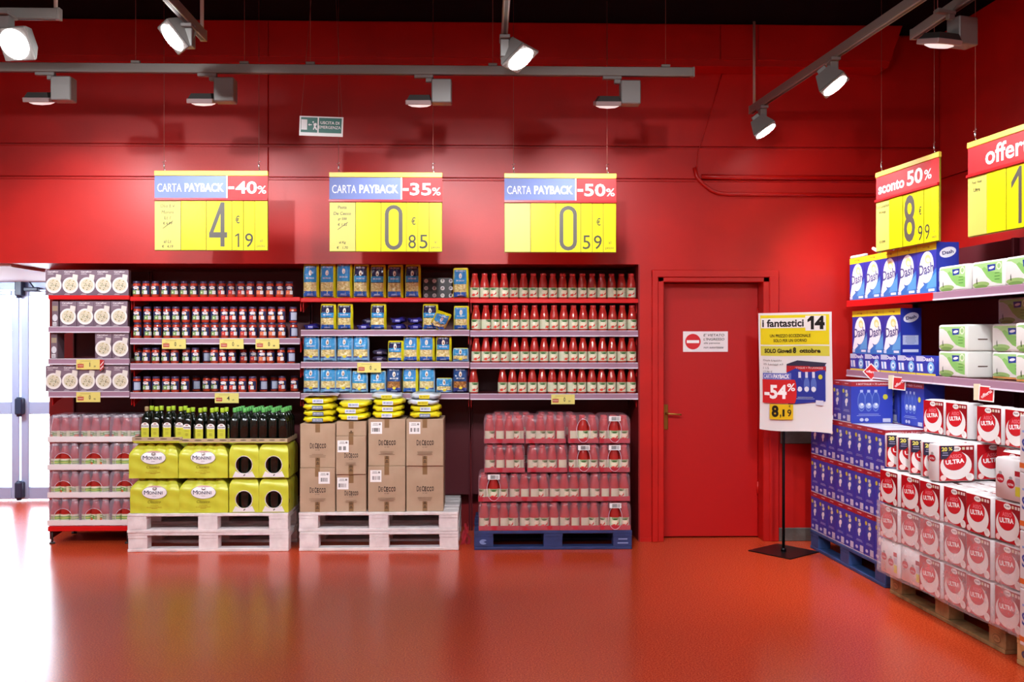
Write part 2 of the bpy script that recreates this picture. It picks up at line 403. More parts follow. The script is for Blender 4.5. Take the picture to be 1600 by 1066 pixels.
# painted cable duct on the wall beside the door
def wp(px, py, off=.015): p = P(px, py, W-off); return (p.x, p.y, p.z)
d = MB().tube([wp(1085, 262), wp(1089, 277), wp(1098, 287), wp(1110, 297), wp(1122, 302), wp(1140, 303.5), wp(1200, 304), wp(1466, 306)], .016, 8)
d.tube([wp(1096, 276), wp(1130, 277), wp(1466, 279)], .02, 8)
tag(link('cable_duct', d.mesh('cable_duct', M_wall)), 'red-painted cable duct bending along the wall above the red door', 'cable')
tag(link('thin_cable', MB().tube([wp(1130, 108), wp(1112, 170), wp(1090, 240), wp(1088, 272)], .004, 5).mesh('thin_cable', M_wall)), 'thin red cable slanting down the wall to the painted duct', 'cable')
# grey bumper rail and skirting
b0 = PX(1219, W)
q0, q1 = P(0, 697, W).z, P(0, 675, W).z
mb = MB().rbox(b0, XC-.03, W-.02, W, q0, q1, .006)
r_ = struct('trim_2', mb, M_grey)
struct('baseboard_back', MB().rbox(b0-.05, XC-.03, W-.012, W, 0, .105, .004), M_grey)
struct('baseboard_pier', MB().box(XN, D0-.06, W-.006, W, 0, .03), M_wall)

# red door
cs = MB().rbox(CO0, D0-.015, W-.025, W+.02, 0, COT, .006).rbox(D1+.015, CO1, W-.025, W+.02, 0, COT, .006).rbox(CO0, CO1, W-.026, W+.02, DT+.015, COT, .006)
dr = struct('door_1', MB().rbox(D0-.02, D0+.03, W-.012, W+.24, 0, DT+.02, .004).rbox(D1-.03, D1+.02, W-.012, W+.24, 0, DT+.02, .004).rbox(D0-.02, D1+.02, W-.012, W+.24, DT-.02, DT+.02, .004), M_wall)
struct('casing', cs, M_wall, dr)
LY = W+.14
struct('door_leaf', MB().rbox(D0+.032, D1-.032, LY, LY+.045, .01, DT-.024, .003), mat('red_door_paint', '#b80c0c', .4, bump=.06, bscale=60), dr)
hx = PX(1037, LY); hz0, hz1 = P(0, 674, LY).z, P(0, 634, LY).z
h = MB().rbox(hx-.004, hx+.034, LY-.012, LY, hz0, hz1, .004)
struct('handle_plate', h, M_brass, dr)
hz = (hz0+hz1)/2+.03
struct('door_handle', MB().tube([(hx+.015, LY-.01, hz), (hx+.015, LY-.05, hz), (hx+.03, LY-.055, hz), (hx+.115, LY-.055, hz-.006), (hx+.13, LY-.05, hz-.008)], .008, 8), M_brass, dr)
for zz in (.35, 1.75): struct('hinge', MB().lathe([(.008, zz), (.008, zz+.1)], 8, (D1-.034, LY-.006)), M_wall, dr)
# no-entry notice on the door
a0, a1 = P(1067, 550, LY), P(1137, 518, LY); sw, sh = a1.x-a0.x, a1.z-a0.z
dn = thing('no_entry_notice', 'white no-entry notice with red disc on the red door', 'sign', ((a0.x+a1.x)/2, LY-.004, a0.z))
link('board', MB().rbox(-sw/2, sw/2, -.003, .003, 0, sh, .001).mesh('board', mat('white_notice_board', '#f3eef0', .35)), dn)
A = Art(.0004); rr = sh*.38
A.ell(-sw*.28, sh*.5, rr, rr, '#d8202a', 28); A.rect(-sw*.28-rr*.8, sh*.43, -sw*.28+rr*.8, sh*.57, '#ffffff')
for i, (t_, hh, ww) in enumerate((("E' VIETATO", .13, .46), ("L'INGRESSO", .13, .46), ('alle persone', .11, .36), ('non autorizzate', .1, .44))):
    A.text(t_, -sw*.04+ww*sw/2, sh*(.82-i*.2), sh*hh, '#3a3a3a', .01, w=ww*sw, shear=.15)
link('printed_text', A.mesh('printed_text', face_y(-.003)), dn)

# ------------------------------------------------------------------ glass entrance
win = struct('window_1', MB(), M_alu) if False else None
gf = MB()
gz = lambda y: P(30, y, GY).z
X0g, X1g = -6.2, XV
gf.box(X0g, X1g, GY, GY+.08, gz(453), 2.25)                      # head rail
win = struct('window_1', gf, M_alu)
mx0, mx1 = PX(27, GY), PX(42, GY); pw = 1.02
stiles = [mx0-2.2*1, mx0-1.1]
def leaf(x0, x1):
    f = MB(); st = .075
    f.rbox(x0, x0+st, GY-.03, GY+.03, .01, gz(454), .006).rbox(x1-st, x1, GY-.03, GY+.03, .01, gz(454), .006)
    f.rbox(x0+st, x1-st, GY-.028, GY+.028, .01, gz(761), .006).rbox(x0+st, x1-st, GY-.028, GY+.028, gz(647), gz(628), .006)
    f.rbox(x0+st, x1-st, GY-.028, GY+.028, gz(454)-.05, gz(454), .006)
    o = struct('door_frame', f, M_alu, win)
    for a_, b_ in ((gz(761), gz(647)), (gz(628), gz(454)-.05)): link('pane', MB().box(x0+st-.005, x1-st+.005, GY-.004, GY+.004, a_-.005, b_+.005).mesh('pane', M_glass), o)
mc = (mx0+mx1)/2
leaf(mc+.004, mc+1.0)
for k in range(3): leaf(mc-.004-1.02*(k+1), mc-.004-1.02*k-.012)
for yy in (452, 636, 766):
    p = P(36, yy, GY)
    struct('hinge', MB().rbox(mc-.03, mc+.045, GY-.1, GY-.02, p.z-.07, p.z+.09, .01).lathe([(.025, p.z-.09), (.025, p.z+.1)], 10, (mc, GY-.06)), M_hinge, win)
mc2 = P(62, 448, GY)
link('door_closer', MB().rbox(mc2.x-.12, mc2.x+.02, GY-.09, GY-.03, mc2.z-.05, mc2.z-.01, .008).tube([(mc2.x-.02, GY-.07, mc2.z-.02), (mc2.x-.05, GY-.12, mc2.z+.05), (mc2.x+.03, GY-.1, mc2.z+.09)], .008, 6).mesh('door_closer', M_hinge), win)
# forecourt outside
struct('ground_outside', MB().box(-30, 10, GY+.3, 60, -.14, -.02), mat('pale_concrete_paving', '#cfd6d6', .7, col2='#bfc8c6', nscale=.6))

# ================================================================== ceiling tracks and lamps
TZ = 3.36
def track(label, p0, p1, hang, group='ceiling light tracks', m=M_track):
    d = Vector((p1[0]-p0[0], p1[1]-p0[1])); L = d.length; rot = math.atan2(d.y, d.x)
    r = thing('light_track', label, 'light track', (p0[0], p0[1], TZ), rot, group)
    link('rail', MB().rbox(0, L, -.018, .018, -.03, .03, .003).box(.01, L-.01, -.02, -.018, -.018, -.008).mesh('rail', m), r)
    link('conductor_slot', MB().box(.02, L-.02, -.008, .008, -.0315, -.029).mesh('conductor_slot', M_dark), r)
    for e in (0, L): link('end_cap', MB().rbox(e-.008, e+.008, -.02, .02, -.032, .032, .002).mesh('end_cap', M_track), r)
    for h_ in hang:
        o = link('hanger', MB().rbox(h_-.03, h_+.03, -.012, .012, .03, .05, .003).mesh('hanger', m), r)
        link('suspension_rod', MB().tube([(h_, 0, .05), (h_, 0, CZ-TZ)], .0018, 5).mesh('suspension_rod', M_wire), o)
    return r
TY = 6.3
xa, xb = -6.1, PX(1083, TY)
track('long grey light track running along the red back wall', (xa, TY), (xb, TY), [PX(q, TY)-xa for q in (212, 382, 485, 770, 1040)])
def tp(px, py): Zc = (TZ-EYE)*F/(HZ-py); return C2W((px-800)/F*Zc, Zc)
LY1 = C2W(-2.5, 5.2)[1]
x9 = P(93, 21, LY1).x
def track_rod(label, p0, p1, rodx, at_end=True):
    r = track(label, p0, p1, [])
    L = (Vector(p1)-Vector(p0)).length
    for q in rodx: link('suspension_rod', MB().tube([(q, 0, .03), (q, 0, CZ-TZ)], .011, 8).mesh('suspension_rod', mat('cream_painted_rod', '#b9ada2', .4)), r)
    return r
track_rod('short light track crossing in front of the brightest floodlit lamp', (-4.6, LY1), (x9, LY1), [4.6+x9-.02, .5])
tb0 = tp(318, 56); tb1 = (tb0[0]+.02, .6)
track_rod('light track above the exit-sign end of the oil price board', tb0, tb1, [.03, 2.4])
tc0 = tp(788, 58); tc1 = (tc0[0]+.0, .6)
track_rod('light track in the middle of the ceiling', tc0, tc1, [.5, 2.4])
td0 = tp(1174, 172); td1 = tp(1424, 4); dd = (Vector(td1)-Vector(td0)); td1 = Vector(td0)+dd*2.6
track_rod('long light track beside the side wall above the poster stand', td0, tuple(td1), [.06, 2.6])

# lamps switched towards the wall
k = Kit('track_spotlight')
k.part('track_adapter', MB().rbox(-.12, .005, -.016, .016, -.022, 0, .003).rbox(-.045, .0, -.014, .014, -.05, -.02, .004).mesh('track_adapter', M_lamp))
k.part('ballast_box', MB().rbox(-.005, .125, -.05, .05, -.19, -.035, .006).mesh('ballast_box', M_lamp))
Rx = Matrix.Translation((0, 0, -.135)) @ Matrix.Rotation(math.radians(14), 4, 'X')
hd = MB().add([(-.165, -.08, -.03), (-.01, -.08, -.03), (-.01, .08, -.03), (-.165, .08, -.03), (-.145, -.06, .005), (-.02, -.06, .005), (-.02, .06, .005), (-.145, .06, .005)],
              [(0, 3, 2, 1), (4, 5, 6, 7), (0, 1, 5, 4), (1, 2, 6, 5), (2, 3, 7, 6), (3, 0, 4, 7)], 1).rbox(-.172, -.005, -.085, .085, -.058, -.028, .004).xf(Rx)
pp = k.part('lamp_head', hd.mesh('lamp_head', [mat('pinkish_lamp_head', '#a08c8c', .4), M_dark]))
ln = MB().lathe([(.078, -.055), (.074, -.062), (.05, -.072), (.0, -.076)], 20, (-.087, 0), cap=False).xf(Rx)
Kit.sub(pp, 'lens', ln.mesh('lens', mat('lit_wall_lamp_lens', '#ffffff', .2, emit=.5)))
for i, (bx, nm) in enumerate(((85, 'nearest the glass doors'), (338, 'above the oil price board'), (676, 'above the pasta price board'), (970, 'above the passata price board'))):
    x = PX(bx, TY)
    spawn(k, 'grey track spotlight turned to the wall, '+nm, 'spotlight', (x, TY, TZ-.03), 0, 'spotlights turned to the back wall')
    spot('wall_spot_beam', (x-.087, TY+.06, TZ-.29), (x-.15, W-.1, 1.9), 62 if i == 0 else 34, 110, .8)

# lit lamps facing the shop
def lamp_b(px, py, Z, nrm, tx, label, power, tgt_scale=1, name_group='lit track spotlights'):
    xc, zc = (px-800)/F*Z, Z; wx, wy = C2W(xc, zc); wz = EYE+(HZ-py)/F*Z
    n = Vector(nrm).normalized()
    r = thing('lit_track_spotlight', label, 'spotlight', (tx, wy, TZ-.03), 0, name_group)
    L = Vector((wx-tx, 0, wz-(TZ-.03)))
    link('track_adapter', MB().rbox(-.03, .03, -.06, .06, -.02, 0, .003).mesh('track_adapter', M_lamp), r)
    top = -.02; hb = L-n*.07
    link('ballast_box', MB().rbox(-.025, .025, -.035, .035, min(top-.1, hb.z+.0), top, .004).mesh('ballast_box', M_lamp), r)
    q = n.to_track_quat('-Z', 'Y').to_matrix().to_4x4(); M_ = Matrix.Translation(L) @ q
    hd = MB().lathe([(.045, .12), (.06, .1), (.085, .02), (.088, -.005), (.08, -.005)], 4, sq=6, smooth=False) if False else MB()
    hd.add([(sx_*.088, sy_*.088, 0) for sx_, sy_ in ((-1, -1), (1, -1), (1, 1), (-1, 1))]+[(sx_*.05, sy_*.05, .1) for sx_, sy_ in ((-1, -1), (1, -1), (1, 1), (-1, 1))],
           [(4, 5, 6, 7), (0, 1, 5, 4), (1, 2, 6, 5), (2, 3, 7, 6), (3, 0, 4, 7), (3, 2, 1, 0)]).rbox(-.09, .09, -.09, .09, -.014, .0, .006)
    hd.rbox(-.03, .03, -.03, .03, .1, .13, .004)
    ho = link('lamp_head', hd.xf(M_).mesh('lamp_head', M_lamp), r)
    link('lens', MB().lathe([(.08, -.015), (.07, -.022), (.04, -.028), (0, -.03)], 24, cap=False).xf(M_).mesh('lens', M_lens), ho)
    link('arm', MB().tube([(0, 0, -.1), (L.x-n.x*.1, L.y-n.y*.1, L.z-n.z*.1)], .014, 8).mesh('arm', M_lamp), r)
    s0 = Vector((wx, wy, wz))+n*.06
    spot('lit_spot_beam', s0, s0+n*tgt_scale, power, 100, .75, r=.07)
lamp_b(25, 68, 5.1, (-.15, -.8, -.5), P(25, 20, LY1).x, 'large lit square spotlight shining towards the shop, on the short track', 40)
lamp_b(272, 57, 5.3, (-.62, -.42, -.66), tb0[0], 'lit spotlight tilted down beside the oil price board', 55)
lamp_b(812, 90, 5.5, (.5, -.32, -.8), tc0[0], 'lit spotlight tilted down in the middle of the ceiling', 55)
qx = Vector(td0)+(Vector(td1)-Vector(td0)).normalized()*1.32
lamp_b(1303, 132, 5.93, (.5, -.3, -.8), qx.x, 'lit spotlight hanging between the poster stand and the side wall', 60)
lamp_b(1195, 203, 7.15, (.5, -.2, -.8), td0[0]+.02, 'lit spotlight at the wall end of the long side track', 125)
# lamp by the side wall, switched towards it
k2x, k2y = C2W((1490-800)/F*5.3, 5.3)
o = spawn(k, 'grey track spotlight turned to the side wall, up in the corner', 'spotlight', (k2x, k2y, TZ+.05), .3)
track('grey light track close to the side wall', (k2x, k2y+.5), (k2x+.1, .5), [.3, 2.5]).location.z = TZ+.08

# ================================================================== hanging price boards
Y1, Y2, Y3, Y4 = '#f3e600', '#e9d94a', '#e8df7a', '#f0d64a'
def stadium(A, cx, cz, w, h, t, col):
    r = w/2; out = []; inn = []
    for cy_, a0 in ((cz+h/2-r, 0), (cz-h/2+r, PI)):
        for i in range(9):
            a = a0+PI*i/8; out.append((cx+r*math.cos(a), cy_+r*math.sin(a))); inn.append((cx+(r-t)*math.cos(a), cy_+(r-t)*math.sin(a)))
    n = len(out); A._add(out+inn, [(i, (i+1) % n, n+(i+1) % n, n+i) for i in range(n)], col)
U = 1375.0
def ux(x): return (x-635)/U
def uz(y): return (955-y)/U
def price_board(label, loc, rot, head, big, cents, note, euro=(892, 652)):
    r = thing('hanging_price_board', label, 'price sign', loc, rot, 'hanging price boards')
    link('backing_board', MB().rbox(ux(85), ux(1185), -.004, .008, uz(955), uz(180), .002).mesh('backing_board', mat('amber_board', '#8f8212', .5)), r)
    link('top_rail', MB().rbox(ux(83), ux(1187), -.012, .012, uz(226), uz(178), .003).mesh('top_rail', mat('amber_plastic_rail', '#efd04a', .35)), r)
    link('card_lip', MB().rbox(ux(83), ux(1187), -.02, -.004, uz(468), uz(444), .002).mesh('card_lip', mat('red_plastic_lip', '#c4161c', .3)), r)
    A = Art(.0005)
    if head[0] == 'payback':
        A.rect(ux(85), uz(444), ux(780), uz(226), '#7585bd'); A.rect(ux(780), uz(444), ux(793), uz(226), '#ffffff'); A.rect(ux(793), uz(444), ux(1185), uz(226), '#c23a3c')
        A.text('CARTA', ux(230), uz(342), 80/U, '#f4f4fa', .0, w=235/U); A.text('PAYBACK', ux(567), uz(340), 84/U, '#ffffff', .028, w=380/U)
        A.rect(ux(802), uz(356), ux(858), uz(330), '#ffffff'); A.text(head[1][1:], ux(975), uz(340), 122/U, '#ffffff', .02, w=208/U); A.text('%', ux(1128), uz(362), 76/U, '#ffffff', .01, w=84/U)
    else:
        A.rect(ux(85), uz(444), ux(1185), uz(226), '#c8242a')
        if head[0] == 'sconto':
            A.text('sconto', ux(370), uz(352), 92/U, '#f6f2f2', .03, w=480/U); A.text('50', ux(790), uz(330), 140/U, '#f6f2f2', .03, w=270/U); A.text('%', ux(1010), uz(345), 90/U, '#f6f2f2', .015, w=120/U)
        else: A.text('offerta', ux(640), uz(330), 150/U, '#f6f2f2', .02, w=640/U)
    link('header_card', A.mesh('header_card', face_y(-.005), M_sign), r)
    xs_ = [85, 342, 587, 836, 948, 1058, 1185]
    for i, (a_, b_) in enumerate(zip(xs_, xs_[1:])):
        y0 = -.006-.0015*(i % 2)
        sh_ = MB().rbox(ux(a_+3), ux(b_-3), y0-.002, y0, uz(948), uz(470), .0008)
        o = link('price_card', sh_.mesh('price_card', mat('yellow_price_card', '#e8df0e', .32, spec=.35) if i else mat('pale_yellow_note_card', '#cfc75e', .4)), r)
        A = Art(.0004); ink = '#4a4433'; dk = '#55504a'
        if i == 0:
            for j, t_ in enumerate(note):
                if t_: A.text(t_, ux(213), uz((520, 580, 635, 690, 865, 915)[j]), 30/U, ink, .01, shear=.1)
            if note[3]: A.poly([(ux(165), uz(738)), (ux(170), uz(740)), (ux(268), uz(668)), (ux(264), uz(664))], ink)
        if i == 2:
            if big == '0': stadium(A, ux(712), uz(715), 172/U, 440/U, 38/U, dk)
            elif big == '1': A.poly([(ux(735), uz(915)), (ux(772), uz(915)), (ux(772), uz(485)), (ux(745), uz(485)), (ux(650), uz(590)), (ux(650), uz(640)), (ux(735), uz(555))], dk)
            elif big == '4': A.poly([(ux(725), uz(915)), (ux(765), uz(915)), (ux(765), uz(485)), (ux(725), uz(485))], dk); A.poly([(ux(615), uz(828)), (ux(790), uz(828)), (ux(790), uz(775)), (ux(615), uz(775))], dk); A.poly([(ux(615), uz(790)), (ux(652), uz(790)), (ux(750), uz(530)), (ux(750), uz(485)), (ux(728), uz(485))], dk)
            else: A.text(big, ux(706 if big != '1' else 700), uz(700), 430/U, dk, .012, w={'4': 178, '8': 190, '1': 90}[big]/U)
        if i == 3 and cents[0] == '1': A.poly([(ux(893), uz(920)), (ux(908), uz(920)), (ux(908), uz(786)), (ux(897), uz(786)), (ux(868), uz(806)), (ux(868), uz(820)), (ux(893), uz(806))], '#35322a')
        elif i == 3: A.text(cents[0], ux(892), uz(853), 136/U, '#35322a', .0, w=(74 if cents[0] != '1' else 34)/U)
        if i == 4: A.text(cents[1], ux(1003), uz(853), 136/U, '#35322a', .0, w=78/U)
        ei = 3 if euro[0] < 948 else 4
        if i == ei: A.text('\u20ac', ux(euro[0]), uz(euro[1]), 76/U, '#35322a', .015, w=42/U)
        if i == 5: A.text('al', ux(1120), uz(855), 30/U, ink); A.text('pezzo', ux(1120), uz(915), 26/U, ink, 0, w=80/U)
        if A.f: link('printed_figure', A.mesh('printed_figure', face_y(y0-.0022), mat('black_print', '#55504a', .4, attr=True)), o)
    for sgn in (-.335, .335):
        H = CZ-loc[2]
        m_ = MB().tube([(sgn, 0, uz(178)-.002), (sgn, 0, H)], .0018, 5)
        o = link('hanging_wire', m_.mesh('hanging_wire', M_wire), r)
        z0 = uz(178)
        link('swivel_hook', MB().tube([(sgn, 0, z0-.004), (sgn+.008, 0, z0+.008), (sgn, 0, z0+.018)], .0025, 5).lathe([(.003, z0+.02), (.006, z0+.026), (.006, z0+.044), (.003, z0+.05)], 8, (sgn, 0)).tube([(sgn, 0, z0+.05), (sgn-.012, 0, z0+.062), (sgn+.014, 0, z0+.07)], .0022, 5).mesh('swivel_hook', M_steel), o)
    return r
BYs = 6.85
def board_at(x0, x1, ybot): c = P((x0+x1)/2, ybot, BYs); return (c.x, BYs, c.z)
price_board('hanging price board with 4,19 above the olive oil', board_at(243, 418, 392), math.radians(-1), ('payback', '-40'), '4', '19', ('Olio E.V', 'Monini', 'Lt 1', '\u20ac 6,99', 'al Lt', '\u20ac   4,19'))
price_board('hanging price board with 0,85 above the pasta cartons', board_at(516, 690, 394), 0, ('payback', '-35'), '0', '85', ('Pasta', 'De Cecco', 'gr 500', '\u20ac 1,32', 'al Kg', '\u20ac   1,70'), (905, 652))
price_board('hanging price board with 0,59 above the passata packs', board_at(788, 963, 395), 0, ('payback', '-50'), '0', '59', ('', '', '', '', '', ''), (1010, 652))
S4 = Frame(2.6, 6.84, .12); price_board('hanging price board with 8,99 and a plain red discount header', S4.at(.4, 0, 2.217), S4.rot, ('sconto',), '8', '99', ('Dash Lavatrice', '58 Lavaggi', '', '', '\u20ac 17,99', ''))
S5 = Frame(2.727, 5.73, .12); price_board('big hanging price board with the figure 1 cut by the frame, above green-white packs', S5.at(.4, 0, 2.205), S5.rot, ('offerta',), '1', '99', ('Foxy Asso', 'Ultra', '', '', '', ''))

# emergency exit sign
EY_ = 6.6
c0 = P(501.5, 213, EY_); ew, eh = .298, .135
es = thing('exit_sign', 'green and white emergency exit sign hanging on two wires, slightly tilted', 'sign', (c0.x, EY_, c0.z), (0, math.radians(1.8), 0))
link('board', MB().rbox(-ew/2, ew/2, -.003, .003, 0, eh, .001).mesh('board', mat('white_sign_board', '#eef2f2', .35)), es)
A = Art(.0004); gcol = '#1f6f62'
A.rect(-ew*.465, eh*.17, -ew*.085, eh*.93, gcol); A.rect(-ew*.055, eh*.17, ew*.465, eh*.93, gcol)
A.rect(-ew*.455, eh*.3, -ew*.32, eh*.82, '#f0f4f4')
A.poly([(-ew*.3, eh*.56), (-ew*.265, eh*.63), (-ew*.265, eh*.585), (-ew*.215, eh*.585), (-ew*.215, eh*.535), (-ew*.265, eh*.535), (-ew*.265, eh*.49)], '#f0f4f4')
A.ell(-ew*.185, eh*.7, eh*.04, eh*.04, '#f0f4f4', 12)
A.poly([(-ew*.18, eh*.62), (-ew*.115, eh*.66), (-ew*.095, eh*.58), (-ew*.13, eh*.47), (-ew*.165, eh*.47)], '#f0f4f4')
A.poly([(-ew*.16, eh*.5), (-ew*.185, eh*.32), (-ew*.165, eh*.3), (-ew*.13, eh*.49)], '#f0f4f4')
A.poly([(-ew*.14, eh*.5), (-ew*.1, eh*.4), (-ew*.09, eh*.3), (-ew*.115, eh*.3), (-ew*.15, eh*.42)], '#f0f4f4')
A.text('USCITA DI', ew*.2, eh*.68, eh*.15, '#f0f4f4', .02, w=ew*.43); A.text('EMERGENZA', ew*.2, eh*.45, eh*.15, '#f0f4f4', .02, w=ew*.5)
link('printed_symbol', A.mesh('printed_symbol', face_y(-.003), M_print), es)
for sgn, dx in ((-.14, .05), (.14, -.075)): link('hanging_wire', MB().tube([(sgn, 0, eh), (sgn+dx, 0, CZ-c0.z-.005)], .0015, 5).mesh('hanging_wire', M_wire), es)

# ------------------------------------------------------------------ poster on its stand
pl = Vector(C2W(387/F*7.33, 7.33)); pr = Vector(C2W(501/F*6.9, 6.9)); dv = pr-pl; pwid = dv.length; prot = math.atan2(dv.y, dv.x)
pz0, pz1 = .917, 1.797; ph = pz1-pz0; mid = (pl+pr)/2
pcx = -pwid/2+.436*pwid
def sheet(x, z, d):
    k = z/ph
    y = .006*math.sin(k*5)+.008*(x/pwid*2)**2*(1-k)+.002*math.sin(x*17+k*3)
    return (x, y-d-.012, z+.008*math.sin(x*9)*(1-k))
pt = thing('promotional_poster', 'white and yellow promotional poster on the black stand by the door', 'poster', (mid.x, mid.y, pz0), prot)
sb = MB().grid(lambda u, v: sheet(-pwid/2+u*pwid, v*ph, 0), 32, 36); sb2 = MB().grid(lambda u, v: sheet(pwid/2-u*pwid, v*ph, -.0015), 32, 36)
sb.add(sb2.v, sb2.f, 0, True)
link('paper_sheet', sb.mesh('paper_sheet', mat('white_poster_paper', '#f1eeee', .45)), pt)
A = Art(.0005)
W_, H_ = pwid, ph
def q(x0, y0, x1, y1, col, nx=16, nz=8): A.rect(-W_/2+x0*W_, H_*(1-y1), -W_/2+x1*W_, H_*(1-y0), col, nx, nz)
def tq(s_, x, y, h_, col, b=0, w_=None, shear=0): A.text(s_, -W_/2+x*W_, H_*(1-y), h_*H_, col, b, w=(w_*W_ if w_ else None), shear=shear)
q(.03, .02, .97, .27, '#f1df1e'); q(.03, .282, .97, .365, '#dcd64a')
q(.04, .045, .66, .13, '#f6f4f0'); q(.66, .03, .93, .155, '#f6f4f0')
tq('i fantastici', .35, .088, .065, '#1c1a1a', .03, .58); A.poly([(-W_/2+X*W_, H_*(1-Y)) for X, Y in ((.735, .145), (.775, .145), (.775, .033), (.735, .033), (.69, .062), (.69, .085), (.735, .07))], '#161414'); tq('4', .85, .088, .112, '#161414', .05, .13)
tq('UN PREZZO ECCEZIONALE', .45, .195, .026, '#4a3c10', .02, .56); tq('SOLO PER UN GIORNO', .45, .235, .026, '#4a3c10', .02, .46)
tq('SOLO Giovedi', .28, .322, .036, '#241f12', .035, .38); tq('8', .51, .318, .05, '#241f12', .05, .045); tq('ottobre', .72, .322, .036, '#241f12', .035, .28)
for i, (t_, w2) in enumerate((('Dash Liquido', .26), ('25 Lavaggi x3', .28), ('1 l.5', .08), ('17,98 \u20ac', .13))): tq(t_, .07+w2/2, .405+i*.032, .019, '#6a6664', 0, w2)
# picture of the carton on the poster
A.poly([(-W_/2+.4*W_, H_*.56), (-W_/2+.55*W_, H_*.585), (-W_/2+.92*W_, H_*.575), (-W_/2+.92*W_, H_*.26), (-W_/2+.42*W_, H_*.225)], '#2a3a9e')
A.poly([(-W_/2+.4*W_, H_*.567), (-W_/2+.55*W_, H_*.597), (-W_/2+.94*W_, H_*.578), (-W_/2+.9*W_, H_*.548), (-W_/2+.41*W_, H_*.535)], '#35324a')
A.poly([(-W_/2+.4*W_, H_*.553), (-W_/2+.93*W_, H_*.55), (-W_/2+.93*W_, H_*.508), (-W_/2+.4*W_, H_*.495)], '#b8242c')
tq('3 BOTTIGLIE + 75 LAVAGGI', .67, .467, .016, '#f4dada', .01, .44)
for i in range(3):
    x = .58+i*.095; A.ell(-W_/2+x*W_, H_*.39, .04*W_, .065*H_, '#5a74c8', 14); q(x-.018, .5, x+.018, .55, '#dfe6f6', 1, 1); A.ell(-W_/2+x*W_, H_*.355, .032*W_, .022*H_, '#e8ecf8', 12, .4)
A.ell(-W_/2+.86*W_, H_*.46, .028*W_, .02*H_, '#d8d43a', 12); q(.8, .735, .9, .775, '#d9dcee', 1, 1); A.lines(-W_/2+.66*W_, H_*.285, .3*W_, 2, .012*H_, .004*H_, '#b8c4ea')
q(.07, .51, .47, .565, '#6a76c4'); tq('CARTA', .15, .538, .036, '#ffffff', 0, .13); tq('PAYBACK', .335, .538, .036, '#ffffff', .03, .22)
q(.065, .565, .515, .765, '#d4262a'); A.ell(-W_/2+.515*W_, H_*.335, .03*W_, .1*H_, '#d4262a', 10)
tq('-54', .25, .668, .12, '#ffffff', .04, .32); tq('%', .47, .63, .065, '#ffffff', .02, .11)
q(.17, .772, .5, .9, '#eac21c'); tq('8', .25, .832, .1, '#1c1810', .045, .1); tq(',', .33, .872, .03, '#1c1810', .03, .02); tq('1', .37, .845, .06, '#1c1810', .015, .03); tq('9', .45, .845, .06, '#1c1810', .015, .055); tq('\u20ac', .455, .788, .02, '#1c1810', .01, .025)
link('printed_offer', A.mesh('printed_offer', lambda x, z, d: sheet(x, z, d+.0008), M_print), pt)
st_ = pl+dv*.436; nn = Vector((-dv.y, dv.x)).normalized()*.03; bx_, by_ = st_.x+nn.x-dv.x/pwid*.075, st_.y+nn.y-dv.y/pwid*.075
ps = thing('poster_stand', 'black poster stand with square steel base plate', 'display stand', (bx_, by_, 0), math.radians(38))
link('base_plate', MB().rbox(-.185, .185, -.185, .185, 0, .008, .002).mesh('base_plate', M_blackm), ps)
link('pole', MB().lathe([(.011, .008), (.011, 1.78)], 12).lathe([(.02, .008), (.02, .03)], 12).mesh('pole', M_blackm), ps)
cb = MB().rbox(-.2, .2, -.004, .004, 1.755, 1.775, .002).xf(Matrix.Rotation(prot-math.radians(38), 4, 'Z'))
link('clip_bar', cb.mesh('clip_bar', M_blackm), ps)

